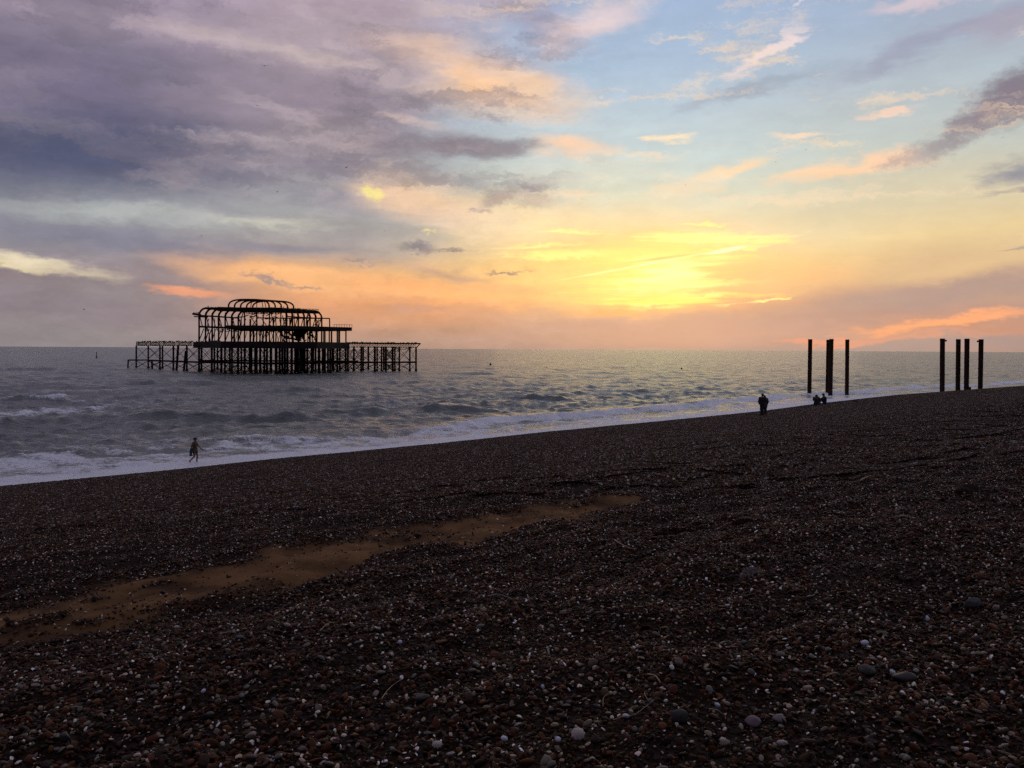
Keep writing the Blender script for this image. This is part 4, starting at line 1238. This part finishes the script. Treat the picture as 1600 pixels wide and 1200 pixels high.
def person(label, loc_, rz, J, outfit, scale=1.0, hair='short', group=None, hood=False):
    """J: joint positions in the person's own frame, facing +x, left at +y"""
    root = empty('person', loc_, rz)
    root.scale = (scale,) * 3
    tag(root, label, 'person', group)
    Vv = {k: Vector(p) for k, p in J.items()}
    segs = {}
    hd, nk = Vv['head'], Vv['neck']
    up = (hd - nk).normalized()
    fw = Vv.get('face', Vector((1, 0, 0)))
    lat = up.cross(fw).normalized()
    across = (Vv['shl'] - Vv['shr']).normalized()
    def torso(bm, g=0.0):
        pel, wst, chs = Vv['pelvis'], Vv['waist'], Vv['chest']
        for s_ in (-1, 1):
            caps(bm, pel + across * .075 * s_, wst + across * .05 * s_, .105 + g, .088 + g)
            caps(bm, wst + across * .05 * s_, chs + across * .075 * s_, .088 + g, .112 + g)
            caps(bm, chs + across * .075 * s_, Vv['shl' if s_ > 0 else 'shr'] - across * .03 * s_ + Vector((0, 0, -.01)), .108 + g, .062 + g)
        caps(bm, pel, chs, .10 + g, .115 + g)
    def arms(bm, g=0.0, to_wrist=True):
        for k in 'lr':
            caps(bm, Vv['sh' + k], Vv['el' + k], .052 + g, .040 + g)
            caps(bm, Vv['el' + k], Vv['el' + k].lerp(Vv['wr' + k], .94 if to_wrist else .3), .040 + g, .028 + g)
    def legs(bm, g=0.0, part=1.0):
        for k in 'lr':
            caps(bm, Vv['hip' + k], Vv['hip' + k].lerp(Vv['kn' + k], min(1, part * 2)), .088 + g, .088 - .032 * min(1, part * 2) + g)
            if part > .5: caps(bm, Vv['kn' + k], Vv['kn' + k].lerp(Vv['an' + k], part * 2 - 1), .056 + g, .038 + g * 1.3)
    bm = bmesh.new()
    torso(bm); arms(bm); legs(bm)
    caps(bm, Vv['chest'] + Vector((0, 0, .10)), nk, .07, .056); caps(bm, nk, hd - up * .05, .056, .052)
    caps(bm, hd - up * .045 + fw * .022, hd + up * .03 - fw * .012, .068, .086)          # skull and jaw
    caps(bm, hd + up * .03 - fw * .02, hd + up * .035 + fw * .01, .09, .086)
    caps(bm, hd - up * .075 + fw * .055, hd - up * .07 + fw * .06, .024, .022)           # chin
    caps(bm, hd + up * .012 + fw * .088, hd - up * .02 + fw * .108, .012, .015)          # nose
    caps(bm, hd - up * .048 + fw * .082 - lat * .016, hd - up * .048 + fw * .082 + lat * .016, .009, .009)   # mouth
    for s_ in (-1, 1):
        caps(bm, hd + up * .028 + fw * .082 + lat * s_ * .018, hd + up * .026 + fw * .074 + lat * s_ * .048, .012, .011)  # brow
        caps(bm, hd + lat * s_ * .086 + up * .015, hd + lat * s_ * .088 - up * .02, .016, .011)                # ear
    for k in 'lr':
        wr, el_ = Vv['wr' + k], Vv['el' + k]
        hand(bm, wr, Vv.get('hd' + k, wr - el_), Vv.get('pn' + k, Vector((0, -1 if k == 'l' else 1, 0))))
        an = Vv['an' + k]; toe = Vv['toe' + k]
        caps(bm, an, an + (an - toe).normalized() * .03 + Vector((0, 0, -.04)), .042, .038)
        for off in (-.022, .0, .022):
            sd_ = (toe - an).cross(Vector((0, 0, 1))).normalized()
            caps(bm, an + Vector((0, 0, -.035)) + sd_ * off * .6, toe + sd_ * off, .034, .024 - abs(off) * .2, 8)
    remeshed(bm, 'body', M_SKIN, root, 0.0125)
    hm_ = bmesh.new()
    caps(hm_, hd + up * .045 - fw * .028, hd + up * .055 + fw * .006, .100, .096)
    if hair == 'bun':
        caps(hm_, hd - fw * .09 + up * .03, hd - fw * .125 + up * .02, .05, .042)
    elif hair == 'long':
        caps(hm_, hd - fw * .05 + up * .02, nk - fw * .055 - up * .03, .088, .06)
    else:
        caps(hm_, hd - fw * .035 + up * .02, hd - fw * .05 - up * .045, .085, .062)
    remeshed(hm_, 'hair', M_HAIR, root, 0.014)
    for (kind_, m_, g) in outfit:
        cm = bmesh.new()
        if kind_ in ('jacket', 'coat', 'swimsuit', 'top'):
            torso(cm, g)
            if kind_ in ('jacket', 'coat'):
                arms(cm, g)
                caps(cm, Vv['chest'] + Vector((0, 0, .12)), nk - up * .01, .085, .068)
            if kind_ == 'coat':
                for k in 'lr': caps(cm, Vv['hip' + k] + Vector((0, 0, .02)), Vv['hip' + k].lerp(Vv['kn' + k], .55), .115, .12)
                caps(cm, Vv['pelvis'], Vv['pelvis'].lerp((Vv['knl'] + Vv['knr']) / 2, .55), .12, .13)
            if hood: caps(cm, hd + up * .03 - fw * .02, nk - fw * .03, .118, .09)
        elif kind_ == 'trousers': legs(cm, g, .97); caps(cm, Vv['pelvis'] + across * .06, Vv['pelvis'] - across * .06, .115, .115)
        elif kind_ == 'shorts': legs(cm, g, .22); caps(cm, Vv['pelvis'] + across * .06, Vv['pelvis'] - across * .06, .118, .118)
        elif kind_ == 'shoe':
            for k in 'lr':
                sm_bm = bmesh.new(); an, toe = Vv['an' + k], Vv['toe' + k]
                caps(sm_bm, an + Vector((0, 0, -.03)), toe + Vector((0, 0, 0.004)), .055, .04); caps(sm_bm, an + (an - toe).normalized() * .035 + Vector((0, 0, -.035)), toe, .045, .035)
                remeshed(sm_bm, 'shoe', m_, root, 0.016)
            cm.free(); continue
        elif kind_ == 'towel':
            tw = Vv['wrr'] if 'wrr' in Vv else Vv['pelvis']
            caps(cm, tw + Vector((.0, .02, .16)), tw + Vector((0, .02, -.30)), .05, .065)
            caps(cm, tw + Vector((-.05, .02, .05)), tw + Vector((-.06, .02, -.30)), .04, .05)
        remeshed(cm, kind_, m_, root, 0.016)
    return root

STAND = dict(pelvis=(0, 0, .95), waist=(0, 0, 1.10), chest=(0, 0, 1.28), neck=(0, 0, 1.48), head=(.015, 0, 1.61),
             shl=(0, .185, 1.40), shr=(0, -.185, 1.40), ell=(-.02, .23, 1.12), elr=(-.02, -.23, 1.12), wrl=(.03, .235, .87), wrr=(.03, -.235, .87),
             hipl=(0, .09, .92), hipr=(0, -.09, .92), knl=(.01, .10, .50), knr=(.01, -.10, .50), anl=(-.02, .10, .09), anr=(-.02, -.10, .09),
             toel=(.13, .12, .03), toer=(.13, -.12, .03))
# walker in the swash, striding to the right of the picture
wk = dict(STAND); wk.update(head=(.03, 0, 1.60), ell=(.10, .24, 1.14), wrl=(.25, .30, .93), elr=(-.09, -.22, 1.14), wrr=(-.10, -.24, .88),
    knl=(.10, .09, .52), anl=(.06, .09, .09), toel=(.21, .10, .03), knr=(.02, -.09, .50), anr=(-.26, -.09, .19), toer=(-.16, -.10, .06), hdl=(.7, .2, -.7))
d = ray(304.6, 724.6); t0 = -EYE / d.z
person('slim person in olive swimwear walking through the foaming shallows', (d.x * t0, d.y * t0, 0.0), R(-6), wk,
       [('top', M_OLIVE, .016), ('shorts', M_OLIVE, .018), ('towel', M_BLUE, 0)], scale=.97, hair='bun').scale = (1.12, 1.15, .97)
# couple holding each other, seen from behind
cpL = dict(STAND); cpL.update(elr=(.05, -.30, 1.20), wrr=(.02, -.50, 1.12), hdr=(0, -.9, -.1), ell=(.02, .25, 1.12), wrl=(.12, .18, .92), head=(.02, -.03, 1.61),
    knl=(.01, .08, .50), knr=(.01, -.07, .50), hipl=(0, .085, .92), hipr=(0, -.085, .92), anl=(-.02, .08, .09), anr=(-.02, -.07, .09), toel=(.13, .11, .03), toer=(.13, -.09, .03))
cpR = dict(STAND); cpR.update(ell=(-.07, .26, 1.18), wrl=(-.14, .40, 1.02), hdl=(-.1, .9, -.1), head=(.03, .06, 1.60), elr=(.0, -.24, 1.12), wrr=(.06, -.20, .88),
    knl=(.01, .06, .50), knr=(.01, -.07, .50), anl=(-.02, .06, .09), anr=(-.02, -.07, .09), toel=(.13, .09, .03), toer=(.13, -.1, .03))
pL = ground(1190.3, 649.5); pR = ground(1195.8, 648.0)
kD = 1.0
person('taller of the embracing couple on the shingle, in a dark jacket', pL, R(92), cpL, [('jacket', M_DARK, .030), ('trousers', M_DARK, .02), ('shoe', M_DARK, 0)], scale=1.02, hair='short')
person('shorter of the embracing couple on the shingle, in a long coat', pR + Vector((0, .05, 0)), R(97), cpR, [('coat', M_GREY, .028), ('trousers', M_DARK, .015), ('shoe', M_DARK, 0)], scale=.95, hair='long')
# two people sitting on the shingle near the water
SIT = dict(pelvis=(0, 0, .13), waist=(-.03, 0, .28), chest=(.0, 0, .48), neck=(.07, 0, .67), head=(.12, 0, .79),
           shl=(.03, .18, .60), shr=(.03, -.18, .60), ell=(.22, .22, .42), elr=(.22, -.22, .42), wrl=(.42, .10, .44), wrr=(.42, -.10, .44),
           hipl=(.0, .09, .13), hipr=(.0, -.09, .13), knl=(.36, .13, .46), knr=(.36, -.13, .46), anl=(.46, .12, .08), anr=(.46, -.12, .08),
           toel=(.61, .13, .03), toer=(.61, -.13, .03), hdl=(.6, -.5, -.2), hdr=(.6, .5, -.2))
sA = dict(SIT); sA.update(head=(.16, 0, .74), neck=(.10, 0, .64))
pA = ground(1275.5, 633.6); pB = ground(1288.5, 631.8)
person('hunched person in a hooded jacket sitting on the shingle', pA + Vector((0, 0, .02)), R(70), sA, [('jacket', M_DARK, .05), ('trousers', M_DENIM, .02), ('shoe', M_DARK, 0)], scale=1.42, hair='short', hood=True)
person('person sitting knees up on the shingle facing a hooded companion', pB + Vector((0, 0, .02)), R(178), SIT, [('jacket', M_DARK, .03), ('trousers', M_DARK, .02), ('shoe', M_DARK, 0)], scale=1.4, hair='short')

# dark lump by the waterline
p = ground(1336.5, 628.2)
lm = pebble_mesh('rock', 77, 3, angular=.3)
o = link('rock', lm, M_DKSTONE); o.location = p + Vector((0, 0, .10)); o.scale = (.32, .26, .26); o.rotation_euler = (.2, .1, 1)
tag(o, 'dark rock on the ridge of shingle between the seated pair and the far piles', 'rock')

# ------------------------------------------------------------------ flying gulls
def gull_mesh(flap, sweep):
    bm = bmesh.new()
    secs = [(-.26, .012, 0), (-.2, .035, .0), (-.08, .07, 0), (.04, .075, 0), (.14, .055, .01), (.2, .04, .02), (.245, .038, .025), (.28, .022, .02), (.33, .006, .01)]
    rings = []
    for x_, r_s, z_ in secs:
        rings.append([bm.verts.new((x_, math.cos(a_) * r_s, z_ + math.sin(a_) * r_s)) for a_ in [2 * math.pi * i / 8 for i in range(8)]])
    for a_, b_ in zip(rings, rings[1:]):
        for i in range(8): bm.faces.new((a_[i], a_[(i + 1) % 8], b_[(i + 1) % 8], b_[i]))
    bm.faces.new(rings[0]); bm.faces.new(rings[-1])
    for s_ in (-1, 1):
        st = [(.03, .02, .15, .0), (.25, .05 + sweep * .5, .15, flap), (.45, .0, .11, flap * 1.25), (.68, -.12 - sweep, .02, flap * .9)]
        pr = []
        for y_, x_, ch, z_ in st:
            pr.append([bm.verts.new((x_ + ch * .45, s_ * y_, z_)), bm.verts.new((x_, s_ * y_, z_ + .018)), bm.verts.new((x_ - ch * .7, s_ * y_, z_)), bm.verts.new((x_, s_ * y_, z_ - .012))])
        for a_, b_ in zip(pr, pr[1:]):
            for i in range(4): bm.faces.new((a_[i], a_[(i + 1) % 4], b_[(i + 1) % 4], b_[i]))
        bm.faces.new(pr[0]); bm.faces.new(pr[-1])
    tl = [bm.verts.new(p_) for p_ in ((-.2, .03, .01), (-.2, -.03, .01), (-.38, -.07, 0), (-.38, .07, 0), (-.2, .03, -.01), (-.2, -.03, -.01), (-.38, -.07, -.012), (-.38, .07, -.012))]
    for f_ in ((0, 1, 2, 3), (7, 6, 5, 4), (0, 4, 5, 1), (1, 5, 6, 2), (2, 6, 7, 3), (3, 7, 4, 0)): bm.faces.new([tl[i] for i in f_])
    bmesh.ops.recalc_face_normals(bm, faces=bm.faces)
    me = bpy.data.meshes.new('gull'); bm.to_mesh(me); bm.free()
    me.materials.append(M_BIRD)
    return me
GM = [gull_mesh(.10, .02), gull_mesh(.24, .06), gull_mesh(-.12, .03), gull_mesh(.02, .0)]
gulls = [(413, 103, 8, 0, 'gull gliding highest in the sky over the grey cloud'),
 (402, 165, 7, 0, 'gull gliding on level wings in the middle of the grey cloud, second highest'),
 (554, 173, 3, 1, 'tiny gull high up at the ragged right side of the grey cloud'),
 (413, 244, 3.5, 1, 'small gull low in the dark grey cloud, straight above the pier dome'),
 (541, 262, 6, 0, 'gull with wide flat wings left of the small yellow glow'),
 (490, 281, 3.5, 2, 'small gull a little below the wide winged one, left of the yellow glow'),
 (433, 300, 5, 1, 'gull banking under the dark cloud, high over the pier dome'),
 (485, 315, 3.5, 3, 'faint gull beneath the yellow glow, furthest left of that group'),
 (517, 333, 3.5, 2, 'small gull beneath the yellow glow, right of the faint one'),
 (313, 325, 2.8, 3, 'tiny gull in the pale gap above the pier canopy corner'),
 (315, 369, 4.5, 1, 'gull flapping above the left end of the pavilion'),
 (692, 305, 2.8, 2, 'tiny gull right of the small yellow glow'),
 (601, 361, 3, 1, 'tiny gull above the little dark cloud, nearest the small yellow fleck'),
 (590, 365, 3, 0, 'tiny gull just left of the one by the yellow fleck'),
 (550, 366, 3.2, 2, 'tiny gull above the steeper flapping one, left of the little dark cloud'),
 (551, 388, 3.5, 1, 'small gull flapping left of the little dark cloud'),
 (667, 398, 5.5, 1, 'dark gull with raised wings just under the little dark cloud'),
 (643, 398, 3, 0, 'tiny gull left of the dark one under the little dark cloud'),
 (496, 408, 3.2, 2, 'small gull in the orange sky above the right end of the pavilion'),
 (44, 397, 3, 0, 'tiny gull in the pale streak at the far left of the sky'),
 (131, 484, 5, 1, 'gull flying low over the horizon left of the pier'),
 (1214, 239, 3, 1, 'tiny gull in the pale blue sky, middle one of three together'),
 (1259, 234, 3.2, 2, 'tiny gull in the pale blue sky, furthest right of three together'),
 (1212, 253, 2.8, 0, 'tiny gull in the pale blue sky, lowest of three together'),
 (1071, 289, 2.8, 1, 'tiny gull above the brightest glow of the sunset'),
 (953, 311, 3, 3, 'tiny gull above and left of the sunset glow'),
 (1217, 398, 2.6, 2, 'tiny gull right of the bright vapour trail'),
 (1567, 215, 3.5, 1, 'small gull beneath the dark puffy cloud at the right')]
for i, (px, py, w, k, lab) in enumerate(gulls):
    w *= 1.35; D = min(1.36 * F / w, 420)
    g = bpy.data.objects.new('gull', GM[k]); COL.objects.link(g)
    g.location = P(px, py, D)
    s_ = w * D / F / 1.36
    g.scale = (s_,) * 3
    g.rotation_euler = (R(rg.uniform(-18, 18)), R(rg.uniform(-8, 8)), R(90 + rg.uniform(-35, 35) + (180 if i % 2 else 0)))
    tag(g, lab, 'gull', 'gulls wheeling in the sky')

# ------------------------------------------------------------------ things lying on the shingle
def lay(px, py): return ground(px, py, 0.018)
shell_me = bpy.data.meshes.new('shell')
bm = bmesh.new()
rings = []
for i in range(7):
    rr_ = i / 6
    rings.append([bm.verts.new((rr_ * math.cos(a_) * (1 + .05 * math.cos(9 * a_) * rr_), rr_ * math.sin(a_) * .9 * (1 + .05 * math.cos(9 * a_) * rr_), .5 * (1 - rr_ ** 2.2) + .025 * math.cos(18 * a_) * rr_ * (rr_ < .95))) for a_ in [2 * math.pi * k / 36 for k in range(36)]] if i else [bm.verts.new((0, 0, .5))])
for A_, B_ in zip(rings, rings[1:]):
    for k in range(36):
        if len(A_) == 1: bm.faces.new((A_[0], B_[k], B_[(k + 1) % 36]))
        else: bm.faces.new((A_[k], B_[k], B_[(k + 1) % 36], A_[(k + 1) % 36]))
bot = [bm.verts.new(v_.co * .93 + Vector((0, 0, -.05))) for v_ in rings[-1]]
for k in range(36): bm.faces.new((rings[-1][k], bot[k], bot[(k + 1) % 36], rings[-1][(k + 1) % 36]))
bm.faces.new(bot[::-1])
bm.to_mesh(shell_me); bm.free()
for f_ in shell_me.polygons: f_.use_smooth = True
sh_w, sh_b = shell_me.copy(), shell_me.copy()
sh_w.materials.append(M_SHELL); sh_b.materials.append(M_SHELLB)
def shell(px, py, w, label, m=0, tilt=(.5, 0), sq=1.0):
    p = lay(px, py)
    o = link('shell', (sh_w, sh_b)[m])
    s_ = w / F * p.y / 2
    o.scale = (s_, s_ * sq, s_)
    o.location = p + Vector((0, 0, s_ * .35))
    o.rotation_euler = (R(tilt[0]), R(tilt[1]), random.uniform(-.4, .4))
    tag(o, label, 'shell')
shell(903, 1157, 23, 'largest round pale limpet shell near the bottom edge', 0, (58, 0), .95)
shell(978, 1126, 12, 'small oval blue white shell beside the curved dry stalks', 1, (60, 10), .6)
shell(848, 1080, 8, 'narrow blue white shell left of the curved stalks', 1, (60, 70), .8)
shell(683, 1173, 17, 'cream shell with a rusty rim, left of the largest shell at the bottom', 0, (50, 0), .8)
shell(788, 1162, 12, 'pale broken shell between cream shell and largest shell', 1, (55, 20), .8)
shell(872, 1163, 9, 'tiny blue shell touching the left of the largest shell', 1, (55, 0), 1)
shell(1449, 974, 13, 'upright bluish shell highest up on the right of the beach', 1, (70, 60), .8)
shell(1351, 1011, 12, 'bluish shell lying below and left of the upright shell', 1, (60, -10), .8)
shell(1395, 1058, 12, 'elongated blue white shell beside the big dark stones', 1, (60, 40), .7)
shell(318, 1086, 9, 'small white blue shell chip on the lower left beach', 1, (60, -30), .8)
shell(276, 985, 10, 'pale oval shell just below the sand strip', 0, (50, 0), .6)
shell(449, 982, 11, 'grey oval shell right of the pale one under the sand strip', 0, (50, 20), .6)
shell(625, 1009, 8, 'small blue shell in the middle of the lower beach', 1, (60, 0), .9)
shell(1121, 1109, 11, 'pointed white shell chip right of the curved stalks', 1, (70, 30), .7)
shell(1222, 1170, 18, 'broad pale shell among pebbles at the bottom, right of centre', 0, (45, 0), .55)
shell(1130, 1165, 13, 'ridged whitish shell left of the broad bottom shell', 0, (45, 0), .8)

def stone(px, py, w, h, label, m, seed, name='stone'):
    p = lay(px, py)
    me_ = pebble_mesh(name, seed, 3, angular=.33)
    o = link(name, me_, m)
    s_ = w / F * p.y / 2
    o.scale = (s_, s_ * .85, s_ * h / w)
    o.location = p + Vector((0, 0, s_ * h / w * .18)); o.rotation_euler = (random.uniform(-.2, .2), random.uniform(-.2, .2), random.uniform(-.3, .3))
    tag(o, label, 'stone')
stone(1061, 1128, 26, 22, 'round black flint right of the curved dry stalks', M_DKSTONE, 301)
stone(1177, 1134, 28, 16, 'flat mauve grey stone behind the broad pale shell', mat('mauve_stone', (.085, .05, .06), .6, 30, .4), 302)
stone(1218, 1131, 26, 16, 'grey oval stone leaning on the flat mauve one', mat('grey_stone', (.08, .06, .055), .6, 30, .4), 303)
stone(1412, 1066, 34, 24, 'big olive brown angular flint beside the elongated shell', mat('olive_stone', (.02, .015, .008), .6, 20, .4), 304)
stone(1355, 1054, 26, 17, 'dark purple stone left of the big olive flint', M_DKSTONE, 305)
stone(1518, 950, 30, 18, 'large dark rounded stone on the upper right shingle', M_DKSTONE, 306)
stone(1556, 956, 11, 11, 'squarish pale stone right of the large dark rounded stone', M_STONE, 307)
stone(1061, 1040, 13, 15, 'pale grey stone above the curled stalk', M_STONE, 308)
stone(1262, 1082, 16, 13, 'whitish stone among brown pebbles right of the bottom centre', M_STONE, 309)
stone(1131, 1167, 18, 11, 'pale speckled stone near the bottom edge below the mauve one', M_STONE, 310)
stone(660, 1097, 24, 14, 'dark cylindrical stone on the lower beach right of the straight twig', M_DKSTONE, 311)
stone(1492, 1178, 13, 9, 'cream pebble by the bottom edge at the right', M_STONE, 312)
stone(102, 1158, 20, 15, 'blue black stone in the lower left corner', mat('blue_black_stone', (.012, .015, .016), .5, 20, .4), 313)
stone(498, 1112, 12, 16, 'upright grey stone below the sand, left of the straight twig', M_STONE, 314)
stone(393, 1025 + 130, 16, 11, 'buff stone on the bottom left shingle', M_STONE, 315)

def stalk(pts_px, r, label, name='twig', m=None):
    ps = []
    for i, (x_, y_) in enumerate(pts_px):
        ps.append(ground(x_, y_, 0.03 + .012 * math.sin(i * 1.7)))
    c0 = ps[0].copy()
    # smooth the run of points
    fine = []
    for i in range(len(ps) - 1):
        p0, p1, p2, p3 = ps[max(i - 1, 0)], ps[i], ps[i + 1], ps[min(i + 2, len(ps) - 1)]
        for k in range(6):
            t_ = k / 6
            fine.append(.5 * ((2 * p1) + (p2 - p0) * t_ + (2 * p0 - 5 * p1 + 4 * p2 - p3) * t_ ** 2 + (3 * p1 - p0 - 3 * p2 + p3) * t_ ** 3))
    fine.append(ps[-1])
    bm = bmesh.new(); tube_bm(bm, [f_ - c0 for f_ in fine], r, 6, r * .55)
    o = finish(bm, name, m or M_TWIG, None, True); o.location = c0
    tag(o, label, name.replace('_', ' '))
stalk([(942, 1114), (943, 1103), (950, 1092), (962, 1085)], .0016, 'thin dry stalk curved like a hook beside a small oval shell', 'stalk')
stalk([(958, 1135), (972, 1133), (990, 1126), (1005, 1113), (1022, 1104)], .0019, 'longest curved dry stalk running under the small oval shell', 'stalk')
stalk([(1012, 1103), (1007, 1096), (1009, 1088), (1015, 1086)], .0016, 'short curled stalk like a letter c', 'stalk')
stalk([(596, 1101), (605, 1091), (616, 1077), (628, 1067)], .0026, 'straight pale twig on the lower middle beach')
stalk([(960, 848), (972, 857), (984, 861), (994, 860)], .006, 'forked pale twig at the end of the sand strip')
stalk([(500, 992), (512, 983), (524, 978)], .003, 'short thin twig below the sand strip')
stalk([(1108, 1117), (1120, 1122), (1130, 1125)], .0022, 'short dry stem under the pointed white shell chip', 'stalk')
stalk([(762, 937), (776, 936), (790, 937), (802, 940)], .006, 'pale ridged stick lying flat in mid beach', 'stick', M_STONE)
stalk([(1290, 1066), (1300, 1064), (1308, 1059)], .004, 'splinter of orange wood on the lower right shingle', 'wood_splinter', mat('orange_wood', (.35, .17, .07), .6, 30, .3))
stalk([(1012, 1062), (1024, 1068), (1032, 1075)], .005, 'tan sliver of wood above the curled stalk', 'wood_splinter', mat('tan_wood', (.25, .16, .08), .6, 30, .3))
stalk([(1344, 754), (1352, 750), (1360, 746)], .014, 'pale stick on the upper right shingle', 'stick')

def tuft(px, py, wpx, hpx, n_, label, m, name, r=.004, dome=1.0):
    p = ground(px, py)
    s_ = wpx / F * p.y / 2; h_ = hpx / F * p.y
    root = empty(name, p); tag(root, label, name.replace('_', ' '))
    bm = bmesh.new()
    for v_ in range(1):
        bmesh.ops.create_icosphere(bm, subdivisions=3, radius=1)
        for q in bm.verts:
            f_ = 1 + .25 * math.sin(7 * q.co.x + 1) * math.cos(5 * q.co.y) + random.uniform(-.08, .08)
            q.co = Vector((q.co.x * s_ * .9 * f_, q.co.y * s_ * .5 * f_, max(q.co.z, -.1) * h_ * .5 * f_))
    finish(bm, 'mass', m, root, True)
    bm = bmesh.new()
    for _ in range(n_):
        a_ = random.uniform(0, 6.28); q = random.random() ** .5
        st_ = Vector((math.cos(a_) * q * s_ * .9, math.sin(a_) * q * s_ * .5, h_ * .55 * (1 - q * q)))
        dr_ = Vector((random.gauss(0, 1), random.gauss(0, .7), abs(random.gauss(.5, .6)))).normalized()
        l_ = random.uniform(.2, .5) * h_ * 1.2
        tube_bm(bm, [st_, st_ + dr_ * l_ * .5, st_ + dr_ * l_ + Vector((0, 0, -l_ * .25))], r, 4, r * .5)
    o = finish(bm, 'frond', m, root); o['kind'] = 'stuff'
    return root
tuft(1058, 836, 78, 15, 260, 'long heap of brown seaweed in the middle of the beach', M_WEED, 'seaweed_clump', .006)
a = tuft(1174, 900, 36, 17, 320, 'fluffy grey sponge like clump of weed on the right shingle', M_SPONGE, 'weed_clump', .004)
a.rotation_euler = (0, R(-14), 0)
tuft(1516, 768, 40, 16, 160, 'matted pale weed heap on the upper right shingle', M_MAT, 'weed_clump', .008)
tuft(1090, 812 + 8, 20, 7, 60, 'small rusty weed tuft behind the long seaweed heap', M_WEED, 'seaweed_clump', .006)
tuft(1165, 818, 44, 10, 140, 'low grey brown weed mat right of the long seaweed heap', M_WEED, 'weed_clump', .006)
tuft(1186, 880, 22, 9, 80, 'brown weed sprig just above the fluffy grey clump', M_WEED, 'weed_clump', .004)
print('done')
